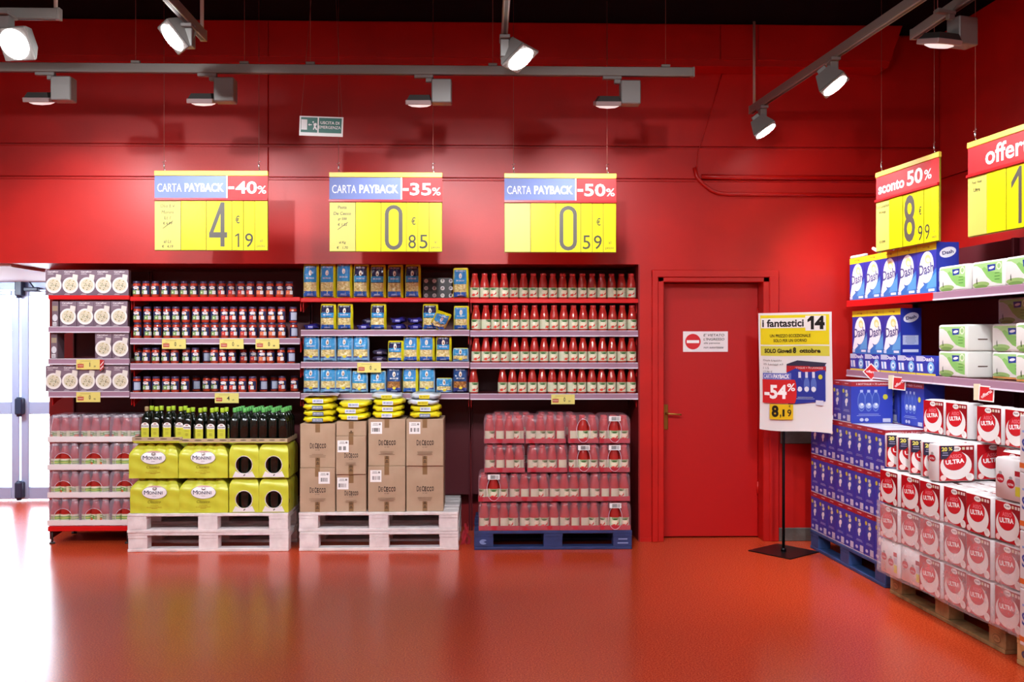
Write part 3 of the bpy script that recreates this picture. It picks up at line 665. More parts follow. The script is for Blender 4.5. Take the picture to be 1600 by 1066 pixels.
# ================================================================== shelving in the niche
SF = 7.58                                    # front edge of the shelves
def S(px, py=500): return P(px, py, SF)
BX = [S(75).x, S(203).x, S(469.5).x, S(734).x, S(998).x]
LEV = [[462, 511, 561, 612], [464.5, 529, 568.5, 613.5], [466, 516, 566, 615], [467, 517, 567.5, 616]]
NM = ['rice boxes', 'sauce jars', 'pasta bags', 'passata bottles']
SZ = []
for b in range(4):
    x0, x1 = BX[b]+.004, BX[b+1]-.004; xm = (x0+x1)/2
    t = thing('shelving_bay', 'dark red wall shelving bay holding the '+NM[b], 'shelving', (xm, SF, 0), 0, 'wall shelving bays'); hw = (x1-x0)/2
    link('back_panel', MB().box(-hw, hw, .47, .485, .12 if b == 0 else .3, 2.16).mesh('back_panel', M_backp), t)
    for sx_ in (-1, 1):
        link('upright', MB().rbox(sx_*hw-.012*(sx_ > 0)-.0, sx_*hw+.012*(sx_ < 0), .44, .47, 0, 2.16, .002).mesh('upright', M_backp), t)
    zs = []
    for l, y in enumerate(LEV[b]):
        z = S(400 if b == 1 else 600, y).z if b else S(140, y).z
        zs.append(z)
        sh = link('shelf', MB().box(-hw, hw, .012, .47, z-.022, z).mesh('shelf', M_shelfred if l == 0 else M_backp), t)
        if l == 0:
            link('edge_strip', MB().rbox(-hw-.002, hw+.002, -.006, .014, z-.032, z+.002, .004).mesh('edge_strip', M_shelfred), sh)
        else:
            link('price_rail', MB().rbox(-hw-.002, hw+.002, -.004, .014, z-.044, z+.002, .003).mesh('price_rail', M_strip), sh)
            link('rail_lip', MB().rbox(-hw, hw, -.008, -.004, z-.046, z-.036, .001).rbox(-hw, hw, -.007, -.004, z-.003, z+.003, .001).mesh('rail_lip', M_striplight), sh)
        for sx_ in (-1, 1):
            link('bracket', MB().prism([(0, 0), (.38, 0), (.38, -.09), (.3, -.06)], -.002, .002).xf(Matrix.Translation((sx_*(hw-.006), .44, z-.022)) @ Matrix.Rotation(-PI/2, 4, 'Z')).mesh('bracket', M_shelfred), sh)
    SZ.append(zs)
    if b == 0:
        zb = S(140, 823).z
        bs = link('base_shelf', MB().box(-hw, hw, .012, .47, zb-.03, zb).mesh('base_shelf', M_backp), t)
        link('edge_strip', MB().rbox(-hw-.003, hw, -.01, .014, zb-.035, zb+.003, .004).mesh('edge_strip', M_shelfred), bs)
        for fx in (-hw+.02, hw-.02):
            for fy in (.02, .42): link('foot', MB().lathe([(.008, .012), (.008, zb-.03)], 8, (fx, fy)).lathe([(.022, 0), (.02, .012)], 12, (fx, fy)).mesh('foot', M_dark), t)
        link('side_arm', MB().prism([(0, 0), (.42, 0), (.42, -.07), (0, -.03)], -.006, .006).xf(Matrix.Translation((-hw+.006, .44, zb-.03)) @ Matrix.Rotation(-PI/2, 4, 'Z')).mesh('side_arm', M_backp), t)
        ZB = zb

# ------------------------------------------------------------------ product kits for the wall shelving
def curved(A_fn, mapf, m, nm='printed_label'):
    A = Art(.0004); A_fn(A); return A.mesh(nm, mapf, m)

# rice boxes
def rice_art(A, w_, h_):
    A.rect(-w_/2, 0, w_/2, h_, '#746070')
    A.rect(-w_/2, h_*.62, w_/2, h_, '#85707f')
    A.text('Carrefour', -w_*.05, h_*.93, h_*.055, '#f7f4f6', .03, w=w_*.66)
    A.lines(-w_*.2, h_*.86, w_*.45, 2, h_*.04, h_*.015, '#d7ccd4')
    A.ell(-w_*.01, h_*.4, w_*.485, h_*.315, '#f4f2ee', 28); A.ell(w_*.0, h_*.41, w_*.38, h_*.235, '#dfd8bf', 24)
    r = random.Random(5)
    for i in range(34):
        a = r.uniform(0, 2*PI); k = math.sqrt(r.random())*.9
        A.ell(k*math.cos(a)*w_*.34, h_*.41+k*math.sin(a)*h_*.21, .0045, .0028, r.choice(['#5d6b34', '#f3edd6', '#54503c', '#9aa05a', '#f6f1e0', '#c8a95e']), 6, r.uniform(0, 3)); A.d -= A.step*.9
    A.d += A.step
    A.poly([(w_*.1, h_*.62), (w_*.4, h_*.56), (w_*.45, h_*.8), (w_*.15, h_*.84)], '#e9e4dc')
    A.poly([(w_*.4, h_*.56), (w_*.45, h_*.8), (w_*.47, h_*.78), (w_*.42, h_*.56)], '#c2b8ac')
    A.lines(-w_*.2, h_*.06, w_*.35, 2, h_*.03, h_*.015, '#cdbfc9', 8)
rw, rh, rd = .128, .2, .05
K_rice = Kit('rice_box')
K_rice.part('carton', MB().rbox(-rw/2, rw/2, -rd/2, rd/2, 0, rh, .0015).mesh('carton', M_mauve))
A = Art(.0003); rice_art(A, rw, rh); K_rice.part('printed_front', A.mesh('printed_front', face_y(-rd/2)))
K_rices = Kit('rice_box')
K_rices.part('carton', MB().rbox(-rd/2, rd/2, -rw/2, rw/2, 0, rh, .0015).mesh('carton', M_mauve))
A = Art(.0004); A.rect(-rd*.4, rh*.62, rd*.4, rh*.82, '#a6967e'); A.ell(0, rh*.35, rd*.4, rh*.14, '#d9dbe2', 16); A.rect(-rd*.35, rh*.04, rd*.25, rh*.18, '#e8e6ea'); A.bars(-rd*.3, rh*.06, rd*.2, rh*.15)
K_rices.part('printed_side', A.mesh('printed_side', face_y(-rw/2)))

def row_names(n, what, where):
    return ['%s %s from the glass-door end, %s' % (ORD[i], what, where) for i in range(n)]
g1 = 'boxes of rice with a plate picture'
SH = ['on the topmost shelf', 'on the second shelf down', 'on the third shelf down', 'on the lowest hanging shelf']
def place_rice(level, pxs):
    z = SZ[0][level]+.001
    for i, p_ in enumerate(pxs):
        spawn(K_rice, '%s mauve rice box from the glass-door end, %s' % (ORD[i], SH[level]), 'food box', (S(p_).x, SF+.032+random.uniform(0, .004), z), random.uniform(-.02, .02), g1)
place_rice(0, [83.5, 109.5, 135.5, 161.5, 187.5]); place_rice(1, [106, 132.5, 159, 185.5]); place_rice(2, [161, 187.5]); place_rice(3, [83, 109, 135.5, 161.5, 187.5])
spawn(K_rices, 'mauve rice box turned sideways beside the four plate boxes', 'food box', (S(85).x, SF+.075, SZ[0][1]+.001), 0, g1)
spawn(K_rices, 'mauve rice box turned sideways at the empty end of the half-sold shelf', 'food box', (S(82).x, SF+.09, SZ[0][2]+.001), 0, g1)

# sauce jars
JH = .124
def jar_kit(kind):
    k = Kit('sauce_jar'); r = .0315
    k.part('glass_jar', MB().lathe([(.027, 0), (r, .006), (r, .09), (.0275, .104), (.0265, .11)], 14).mesh('glass_jar', M_jar))
    k.part('lid', MB().lathe([(.028, .108), (.0285, .11), (.0285, .12), (.026, JH)], 14).mesh('lid', M_lid))
    A = Art(.0003)
    if kind == 'back':
        A.rect(-.045, .014, .045, .088, '#23284f', 12); A.rect(-.022, .02, .03, .08, '#b9c4dc', 6); A.lines(.004, .072, .04, 7, .008, .003, '#5b6485')
    else:
        fill = {'green': '#86a866', 'red': '#d0443a', 'orange': '#e0784a'}[kind]
        A.rect(-.05, .02, .05, .088, '#2c3560', 14)
        A.ell(0, .074, .023, .0115, '#f5f0f0', 14, rings=3); A.ell(0, .0765, .012, .003, '#d0606c' if kind == 'green' else '#d9d4e4', 12, rings=2)
        A.lines(0, .061, .034, 2, .006, .003, '#eceef4')
        A.rect(-.027, .022, .024, .054, fill, 6)
        A.ell(-.012, .036, .006, .008, '#d8ecc0' if kind == 'green' else '#f0907a', 10, rings=2)
        A.rect(.004, .023, .029, .051, '#e6e8ea', 5)
        A.ell(.017, .062, .004, .006, '#e6c23a', 8)
    k.part('printed_label', A.mesh('printed_label', face_cyl(r+.0003), M_gloss))
    return k
KJ = {k: jar_kit(k) for k in ('green', 'red', 'orange', 'back')}
CN = {'green': 'green-labelled', 'red': 'red-labelled', 'orange': 'orange-labelled', 'back': 'turned-round'}
def jar_row(level, specs, tier=0, where=None):
    cnt = {}
    for px_, kind, dep in specs:
        c = CN[kind]+(' set-back' if dep > .03 else ''); i = cnt.get(c, 0); cnt[c] = i+1
        lab = '%s %s sauce jar from the glass-door end, %s' % (ORD[i], c, where or SH[level])
        Y = SF+.045+dep
        spawn(KJ[kind], lab, 'jar', (PX(px_, Y), Y, SZ[1][level]+.001+tier*(JH+.0005)), random.uniform(-.45, .45) if kind != 'back' else .3, 'jars of pasta sauce')
kk = ['green']*9+['red']*4+['orange']*4
zx = lambda v: 200+v/4.44
jar_row(0, [(zx(v), kk[i], 0) for i, v in enumerate((62, 127, 192, 262, 325, 392, 460, 527, 590, 655, 718, 785, 850, 917, 985, 1052, 1118))])
two = (68, 137, 207, 273, 335, 405, 475, 540, 603, 672, 735, 800, 868, 938, 1000, 1068)
jar_row(1, [(zx(v), kk[i], 0) for i, v in enumerate(two)], 0, 'in the lower tier of the two-tier shelf')
jar_row(1, [(zx(v-2), kk[i], 0) for i, v in enumerate(two)], 1, 'in the upper tier of the two-tier shelf')
jar_row(1, [(zx(1150), 'back', .02)], 0, 'standing apart in the lower tier'); jar_row(1, [(zx(1146), 'back', .02)], 1, 'standing apart in the upper tier')
jar_row(2, [(zx(75), 'green', .1), (zx(130), 'green', 0), (zx(192), 'green', 0), (zx(262), 'green', .01), (zx(325), 'green', 0), (zx(405), 'green', .02), (zx(468), 'green', 0), (zx(545), 'back', .1),
            (zx(600), 'green', 0), (zx(660), 'red', .01), (zx(722), 'red', .02), (zx(800), 'red', .1), (zx(870), 'red', .1), (zx(928), 'orange', 0), (zx(990), 'orange', .02), (zx(1062), 'orange', 0), (zx(1132), 'back', 0)])
jar_row(3, [(zx(62), 'back', 0), (zx(133), 'green', 0), (zx(196), 'green', 0), (zx(265), 'green', 0), (zx(328), 'green', 0), (zx(398), 'green', 0), (zx(475), 'back', .16), (zx(547), 'green', .12),
            (zx(605), 'green', .12), (zx(668), 'red', 0), (zx(728), 'red', 0), (zx(795), 'red', 0), (zx(865), 'red', 0), (zx(940), 'back', .1), (zx(1015), 'back', .17), (zx(1070), 'red', .09), (zx(1155), 'red', .14)])

# passata bottles
BH = .202
def passata(rotv, part_only=False, cap=M_tomcap, kind='shelf'):
    r = .0372
    body = MB().lathe([(.032, 0), (r, .006), (r, .1), (.0355, .118), (.031, .142), (.0245, .168), (.0205, .188)], 14).mesh('glass_bottle', M_tomato)
    cp = MB().lathe([(.0225, .184), (.023, .187), (.023, .2), (.0215, BH)], 12).mesh('cap', cap)
    A = Art(.0003); o_ = rotv*r
    if kind == 'shelf':
        A.rect(o_-.105, .014, o_+.105, .09, '#d6dcc0', 26); A.rect(o_-.028, .074, o_+.028, .09, '#8fb183', 6)
        A.ell(o_, .076, .02, .007, '#3f6f3a', 12, rings=2); A.ell(o_-.003, .054, .026, .013, '#efe9cf', 12, rings=2)
        A.poly([(o_-.026, .018), (o_-.026, .034), (o_-.008, .04), (o_+.008, .052), (o_+.026, .058), (o_+.026, .04), (o_+.01, .03)], '#d2232a')
        A.ell(o_-.01, .03, .012, .01, '#e8493a', 10, rings=2); A.ell(o_+.012, .026, .008, .005, '#f2dccb', 8)
        A.lines(o_+.043, .082, .02, 8, .0085, .003, '#7b7f74')
    else:
        A.rect(o_-.112, .01, o_+.112, .085, '#e4e6cc', 28); A.rect(o_-.112, .046, o_+.112, .07, '#7fb562', 28); A.rect(o_-.112, .054, o_+.112, .06, '#e3e08a', 28); A.rect(o_+.05, .01, o_+.085, .085, '#e9e2c0', 8); A.rect(o_-.03, .05, o_+.03, .075, '#6aa653', 6); A.rect(o_-.03, .012, o_+.03, .03, '#c9dcae', 6)
        A.ell(o_, .045, .02, .012, '#e8754c', 12, rings=2); A.rect(o_-.02, .062, o_+.02, .068, '#f4f5e8', 5); A.lines(o_+.043, .082, .02, 8, .0085, .003, '#9a9a88')
    lb = A.mesh('printed_label', face_cyl(r+.0003), M_gloss)
    return body, cp, lb
def passata_kit(*a, **k_):
    b_, c_, l_ = passata(*a, **k_); k = Kit('passata_bottle'); k.part('glass_bottle', b_); k.part('cap', c_); k.part('printed_label', l_); return k
PK = [passata_kit(v) for v in (0, .25, -.35, .9)]
def bottle_row(level, xs_, var, gapnote=''):
    for i, v in enumerate(xs_):
        px_ = 720+v/4.44
        lab = '%s red passata bottle from the red-door side, %s' % (ORD[len(xs_)-1-i], SH[level])
        kd = PK[var.get(i, (i*7+level) % 2)]
        spawn(kd, lab, 'bottle', (S(px_).x*1.0, SF+.05, SZ[3][level]+.001), random.uniform(-.15, .15), 'passata bottles on the shelves')
r1 = [97+68.2*i for i in range(17)]
bottle_row(0, r1, {2: 2, 14: 3, 15: 2}); bottle_row(1, [106+68*i for i in range(17)], {0: 2, 1: 3, 7: 3, 12: 2, 15: 2}); bottle_row(2, [106+67.8*i for i in range(17)], {2: 2, 3: 2, 7: 2, 9: 3, 11: 2})
bottle_row(3, [89]+[290+69.2*i for i in range(14)], {6: 3, 8: 3, 12: 2})

# pasta bags
def bag_surf(w_, h_, d_, seed, lean=0):
    r = random.Random(seed); ph_ = [r.uniform(0, 6) for _ in range(6)]
    def prof(x, z):
        k = z/h_; a = min(1, (k/.08)**.6) if k < .08 else 1
        top = 1-max(0, (k-.55)/.45)**1.6*.82
        e = max(0, 1-abs(2*x/w_)**3.2)**.5
        wob = .0035*math.sin(22*x/w_+ph_[0]+5*k)+.003*math.sin(17*k+ph_[1]+4*x/w_)+.0022*math.sin(31*k+ph_[2]-9*x/w_)
        return (d_/2*a*top)*e+wob*min(1, e*1.5)
    def xs_(x, z):
        k = z/h_; return x*(1-.05*max(0, (k-.5)*2)+.02*math.sin(9*k+ph_[3]))+lean*z
    front = lambda x, z, d=0: (xs_(x, z), -prof(x, z)-d, z)
    back = lambda x, z, d=0: (xs_(x, z), prof(x, z)*.9+d, z)
    return front, back
def bag_kit(kind, seed, h_=.262, w_=.125, d_=.075):
    front, back = bag_surf(w_, h_, d_, seed)
    k = Kit('pasta_bag')
    m = MB().grid(lambda u, v: front(w_*(u-.5), v*h_), 12, 16); m.grid(lambda u, v: back(-w_*(u-.5), v*h_), 12, 16)
    base = {'navy': M_bagnavy, 'light': M_bagblue, 'blue': M_bagblue, 'brown': M_bagbrown}[kind]
    k.part('film_bag', m.mesh('film_bag', M_bagblue if kind in ('blue', 'navy') else (M_baglt if kind == 'light' else M_bagbrown)))
    A = Art(.0006); x0, x1 = -w_*.45, w_*.36
    if kind == 'light': x0, x1 = -w_*.47, w_*.42
    top = {'navy': '#26284f', 'blue': '#3f8ccc', 'light': '#3f9bd6', 'brown': '#2a4f88'}[kind]
    low = {'navy': '#2457a8', 'blue': '#2a5fb4', 'light': '#78b6e0', 'brown': '#2c3f84'}[kind]
    A.rect(x0, h_*.03, x1, h_*.2, low, 8, 4); A.rect(x0, h_*.46, x1, h_*.95, top, 8, 8)
    if kind in ('navy', 'blue'): A.rect(x0, h_*.48, x1, h_*.66, '#3a9ad8', 8, 4)
    A.rect(x0, h_*.2, x1, h_*.46, {'brown': '#8a5a2c'}.get(kind, '#d8c888'), 8, 5)
    r = random.Random(seed+50)
    for i in range(46):
        cx_, cz_ = r.uniform(x0+.008, x1-.008), h_*r.uniform(.22, .44)
        A.ell(cx_, cz_, .009, .0036, r.choice(['#f0e2a8', '#e6d28a', '#f6ecc4', '#c9b06a'] if kind != 'brown' else ['#b57a3c', '#9a6430', '#c98f50']), 8, r.choice((.4, -.5, 1.2, .1, 2.6))); A.d -= A.step*.92
    A.d += A.step*2
    if kind in ('light', 'brown'): A.ell(0, h_*.2, .014, .011, '#ecd63a', 12, rings=2); A.rect(x0, h_*.16, x0+.035, h_*.2, '#3a3f9a', 3, 1); A.rect(x1-.035, h_*.16, x1, h_*.2, '#3a3f9a', 3, 1)
    # crest with a figure carrying a sheaf, kept plain
    A.ell(-.003, h_*.74, .012, .022, '#f4f1ea', 12, rings=2); A.ell(-.003, h_*.79, .006, .007, '#e8e0d0', 8); A.ell(-.002, h_*.72, .005, .01, '#8a5a3a' if kind != 'blue' else '#c2c6cf', 8)
    A.text('DE CECCO', -.003, h_*.58, h_*.045, '#eef4fb', .03, w=w_*.5); A.text('DE CECCO', -.003, h_*.91, h_*.05, '#dfe6f2', .03, w=w_*.6)
    A.lines(-.003, h_*.1, w_*.5, 2, h_*.03, h_*.012, '#b9cdec')
    k.part('printed_front', A.mesh('printed_front', lambda x, z, d: front(x, z, d+.0008), M_gloss))
    k.part('top_seal', MB().box(-w_*.42, w_*.42, -.004, .004, h_-.006, h_+.004).mesh('top_seal', M_bagblue if kind != 'brown' else M_bagbrown))
    return k
KB = {}
def bagk(kind, seed, h_):
    key = (kind, seed, round(h_, 2))
    if key not in KB: KB[key] = bag_kit(kind, seed, h_)
    return KB[key]
def pillow(w_, d_, h_, seed, n=12):
    """a bag lying flat, end towards the aisle (front = -y)"""
    r = random.Random(seed); a, b = r.uniform(0, 6), r.uniform(0, 6)
    def fn(u, v):
        th = 2*PI*u; ph_ = PI*(v-.5)
        cx_ = math.copysign(abs(math.cos(ph_))**.35, math.cos(ph_)); y = d_/2*math.copysign(abs(math.sin(ph_))**.6, math.sin(ph_))
        x = w_/2*math.copysign(abs(math.cos(th))**.45, math.cos(th))*cx_; z = h_/2*math.copysign(abs(math.sin(th))**.7, math.sin(th))*cx_
        z += .0055*math.sin(x*60+a)*cx_+.003*math.sin(y*70+b)*cx_+.0025*math.sin(x*140+y*30+b)*cx_; x += .006*math.sin(z*160+y*50+a)
        return (x, y, z+h_/2+.006)
    return MB().grid(fn, 20, n)
def lying_kit(m_, seed, w_=.118, d_=.2, h_=.04, band='#e8ecf6', txt='#26348a'):
    k = Kit('lying_pasta_bag')
    k.part('film_bag', pillow(w_, d_, h_, seed).mesh('film_bag', m_))
    A = Art(.0005)
    A.rect(-w_*.17, h_*.2, w_*.17, h_*.85, band, 4, 2); A.text('DE CECCO', 0, h_*.55, h_*.26, txt, .03, w=w_*.28)
    k.part('printed_end', A.mesh('printed_end', face_y(-d_/2-.004), M_gloss))
    return k
KLn = [lying_kit(M_bagnavy, s_, band='#3b3aa0', txt='#e8ecfa') for s_ in (1, 2)]; KLb = [lying_kit(M_bagbrown, s_, band='#4a4468', txt='#cfd0dc') for s_ in (3,)]
zb_ = lambda v: 460+v/4.44
def up_bag(level, v0, v1, vtop, kind, seed, lab, rot=0, dep=0, lean=0, dz=0):
    base = {0: 298, 1: 508, 2: 732, 3: 950}[level]
    h_ = (base-vtop)/4.44/196.5*1.0
    k = bagk(kind, seed % 3, h_)
    return spawn(k, lab+' '+SH[level], 'pasta bag', (S(zb_((v0+v1)/2)).x, SF+.048+dep, SZ[2][level]+.002+dz), (lean, 0, rot) if False else rot, 'pasta bags on the wall shelves')
i = 0
for v0, v1, vt, kd in ((55, 165, 65, 'blue'), (170, 285, 65, 'blue'), (285, 400, 50, 'blue'), (405, 515, 68, 'navy'), (520, 635, 72, 'navy'), (640, 755, 72, 'navy'), (760, 880, 72, 'navy')):
    up_bag(0, v0, v1, vt, kd, i, '%s tall blue and yellow pasta bag from the jars,' % ORD[i], random.uniform(-.05, .05)); i += 1
up_bag(0, 1097, 1210, 92, 'blue', 1, 'single blue pasta bag beyond the white-dotted gap,')
# black block with rows of white round spots, filling the gap
k = Kit('spotted_block'); k.part('carton', MB().rbox(-.115, .115, -.1, .1, 0, .17, .002).mesh('carton', mat('black_block', '#1c1719', .35)))
A = Art(.0005)
for i in range(4):
    for j in range(3): A.ell(-.088+.066*i, .027+.058*j, .0165, .0165, '#e9e6e6', 18); A.d -= A.step; A.ell(-.088+.066*i, .029+.058*j, .008, .008, '#cfc9cb', 10); A.d -= A.step
A.d += A.step*2
k.part('white_spots', A.mesh('white_spots', face_y(-.1)))
spawn(k, 'black block with rows of white round spots between the pasta bags', 'carton', (S(zb_(988)).x-.005, SF+.24, SZ[2][0]+.001))
up_bag(1, 172, 288, 330, 'navy', 0, 'first upright pasta bag from the jars, beside the lying bag,'); up_bag(1, 290, 405, 330, 'navy', 1, 'second upright pasta bag from the jars,')
up_bag(1, 525, 635, 330, 'navy', 2, 'upright pasta bag alone between lying bags,'); up_bag(1, 885, 1000, 335, 'navy', 0, 'upright pasta bag beside the tipped one,'); up_bag(1, 1100, 1215, 345, 'blue', 1, 'upright pasta bag at the passata end,')
tb = up_bag(1, 965, 1110, 345, 'blue', 2, 'pasta bag tipped over the shelf edge,'); tb.rotation_euler = (math.radians(52), math.radians(18), .2); tb.location = (S(zb_(1015)).x-.02, SF+.0, SZ[2][1]+.04); tb.location.y += -.0; tb.scale = (1, 1, .85)
def lie(level, v, n, kits, lab, dep=0, rot=0):
    for j in range(n):
        spawn(kits[j % len(kits)], '%s, %s' % ((lab if n == 1 else '%s %s' % (('bottom', 'middle', 'top')[j if n == 3 else (0, 2)[j]], lab)), SH[level]), 'pasta bag',
              (S(zb_(v)).x, SF+.11+dep, SZ[2][level]+.003+j*.05), rot+random.uniform(-.06, .06), 'pasta bags lying flat')
lie(1, 113, 1, KLn, 'navy pasta bag lying flat next to the jars'); lie(1, 478, 1, KLn, 'navy pasta bag lying flat with a brown bag behind', .0)
lie(1, 716, 2, KLn, 'navy lying pasta bag beside the lone upright one'); lie(1, 835, 2, KLn, 'navy pasta bag of the stack before the tall bag')
spawn(KLb[0], 'brown pasta bag lying behind the navy one', 'pasta bag', (S(zb_(490)).x, SF+.26, SZ[2][1]+.05), .1, 'pasta bags lying flat')
i = 0
for v0, v1, vt in ((60, 165, 545), (175, 285, 550), (295, 400, 548), (405, 515, 548)): up_bag(2, v0, v1, vt, 'light', i, '%s pale blue pasta bag from the jars,' % ORD[i], random.uniform(-.06, .06)); i += 1
lie(2, 592, 2, KLb, 'dark brown lying pasta bag beside the price tag')
up_bag(2, 650, 750, 590, 'navy', 2, 'shorter blue bag beside the lying brown ones,'); up_bag(2, 755, 860, 552, 'blue', 0, 'tall crumpled blue pasta bag,'); up_bag(2, 865, 970, 552, 'blue', 1, 'straight blue pasta bag beside the tall crumpled one,')
up_bag(2, 980, 1090, 560, 'navy', 2, 'dark-topped pasta bag near the passata,'); up_bag(2, 1097, 1210, 640, 'light', 0, 'slumped pasta bag at the passata end,')
i = 0
for v0, v1, vt, kd, nm in ((60, 165, 768, 'light', 'first pale pasta bag from the jars,'), (175, 285, 768, 'light', 'second pale pasta bag from the jars,'), (285, 388, 770, 'light', 'third pale pasta bag from the jars,'),
                           (395, 505, 800, 'light', 'slumped pale bag under the price tag,'), (520, 635, 800, 'light', 'slumped pale bag beyond the price tag,'), (640, 742, 775, 'brown', 'dark bag with brown pasta, mid-shelf,'),
                           (748, 858, 772, 'blue', 'crumpled blue bag beside the brown pasta,'), (862, 975, 772, 'light', 'pale bag with big white crest, far half,'), (985, 1092, 850, 'light', 'short slumped pale bag near the last,'), (1097, 1207, 775, 'brown', 'last dark bag with orange pasta at the passata end,')):
    up_bag(3, v0, v1, vt, kd, i, nm, random.uniform(-.08, .08)); i += 1

# price tags on the rails
def tag_kit(fig, side=None):
    k = Kit('price_tag')
    k.part('card', MB().rbox(-.093, .093, -.001, .001, -.078, 0, .0008).mesh('card', mat('pale_yellow_tag_card', '#e9dc7c', .4)))
    A = Art(.0004); A.rect(-.083, -.064, -.035, -.035, '#c1563c'); A.text('PAYBACK', -.059, -.049, .008, '#f4e0d0', .02, w=.04); A.text(fig[0], .012, -.04, .034, '#3b352a', .01, w=.014 if fig[0] == '0' else None)
    A.text(fig[1], .05, -.054, .012, '#3b352a', .01); A.lines(-.02, -.014, .12, 1, .01, .003, '#b9a95c'); A.lines(-.06, -.03, .03, 1, .01, .003, '#b9a95c')
    k.part('printed_price', A.mesh('printed_price', face_y(-.001)))
    if side:
        k.part('side_flag', MB().prism([(.096, 0), (.13, -.006), (.124, -.07), (.096, -.092)], -.02, -.018).mesh('side_flag', mat('red_flag_card', '#c12b2b', .4)))
        A = Art(.0004); A.poly([(.1, -.05), (.126, -.02), (.126, -.012), (.1, -.042)], '#f3ecec'); A.poly([(.1, -.08), (.124, -.055), (.124, -.045), (.1, -.07)], '#f3ecec')
        k.part('printed_stripe', A.mesh('printed_stripe', face_y(-.02)))
    return k
def ptag(b, level, px_, fig, lab, side=None):
    p = S(px_); spawn(tag_kit(fig, side), lab, 'price tag', (p.x, SF-.012, SZ[b][level]-.004), 0, 'yellow price tags on the rails')
ptag(0, 2, 139, ('1', '39'), 'yellow price tag with figure 1 and a red side flag, under the rice', True); ptag(0, 3, 139, ('0', '95'), 'yellow price tag on the rail above the bottle trays')
ptag(1, 1, 272.5, ('0', '99'), 'yellow price tag under the green-labelled jars'); ptag(1, 1, 362.5, ('0', '99'), 'yellow price tag under the red-labelled jars'); ptag(1, 1, 418.5, ('0', '99'), 'yellow price tag under the orange-labelled jars')
ptag(1, 3, 355, ('4', '19'), 'yellow price tag with figure 4 above the oil bottles'); ptag(2, 2, 577, ('0', '85'), 'yellow price tag under the lying brown pasta bags'); ptag(3, 3, 879.5, ('0', '59'), 'yellow price tag under the passata bottles')

# ================================================================== pallets
def pallet_kit(m, seed=0, stamp=None):
    """1.2 m long side along x (front at y=0), 0.8 m deep, 0.144 m high"""
    r = random.Random(seed); k = Kit('pallet'); jit = lambda a: r.uniform(-a, a)
    for i, (y0, wd) in enumerate(((0, .145), (.175, .1), (.3275, .145), (.525, .1), (.655, .145))):
        k.part('deck_board', MB().rbox(-.6+jit(.003), .6+jit(.003), y0, y0+wd, .122, .144+jit(.001), .003).mesh('deck_board', m))
    for x0 in (-.6, -.0725, .455): k.part('stringer_board', MB().rbox(x0, x0+.145, 0.002, .8, .1, .122, .002).mesh('stringer_board', m))
    for x0 in (-.6, -.0725, .455):
        for y0, wd in ((0, .1), (.3275, .145), (.7, .1)):
            p_ = k.part('block', MB().rbox(x0+jit(.002), x0+.145+jit(.002), y0+.002+abs(jit(.003)), y0+wd-.002, .022, .1, .003).mesh('block', m))
            if stamp and y0 == 0 and x0 != -.0725:
                A = Art(.0004); A.ell(x0+.0725, .06, .034, .022, stamp, 22); A.ell(x0+.0725, .06, .031, .019, '#a98a5c' if stamp[1] == '5' else '#33518c', 22); A.text('EPAL', x0+.0725, .06, .014, stamp, .01)
                Kit.sub(p_, 'burnt_stamp', A.mesh('burnt_stamp', face_y(0.0018)))
    for y0, wd in ((0, .1), (.3275, .145), (.7, .1)):
        k.part('bottom_board', MB().rbox(-.6+jit(.003), .6+jit(.003), y0, y0+wd, 0, .022, .003).mesh('bottom_board', m))
    return k
KP = [pallet_kit(M_pw, s_) for s_ in (1, 2)]; KPB = pallet_kit(M_pbd, 3); KPB2 = pallet_kit(M_pb, 4); KPW = pallet_kit(M_wood, 5, '#5c4024'); KPW2 = pallet_kit(M_wood2, 6, '#8a6a3a')
PH = .144
PY = 7.28
def px_at(x, y=PY): return PX(x, y)
cxA, cxB, cxC = px_at(325.5), px_at(592), px_at(864.5)
G = 'pallets in front of the niche'
spawn(KP[0], 'white-painted pallet on the floor under the olive oil', 'pallet', (cxA, PY, 0), 0, G); spawn(KP[1], 'upper white-painted pallet carrying the olive oil packs', 'pallet', (cxA-.004, PY-.004, PH+.001), .004, G)
spawn(KP[1], 'white-painted pallet on the floor under the brown cartons', 'pallet', (cxB, PY, 0), 0, G); spawn(KP[0], 'upper white-painted pallet carrying the brown cartons', 'pallet', (cxB-.003, PY+.003, PH+.001), -.004, G)
spawn(KPB, 'dark blue pallet under the shrink-wrapped passata', 'pallet', (cxC, PY, 0), 0, G)
A = Art(.0004)
for dx in (-.53, .53):
    A.ell(dx, .062, .03, .02, '#7d94c8', 12, 0, 1, .6, 5.6) if dx < 0 else A.lines(dx, .075, .1, 2, .03, .008, '#8ea0cc')
if True:
    o = [x for x in bpy.data.objects if x.get('label', '').startswith('dark blue pallet')][0]
    link('chalk_mark', A.mesh('chalk_mark', face_y(-.001)), o)

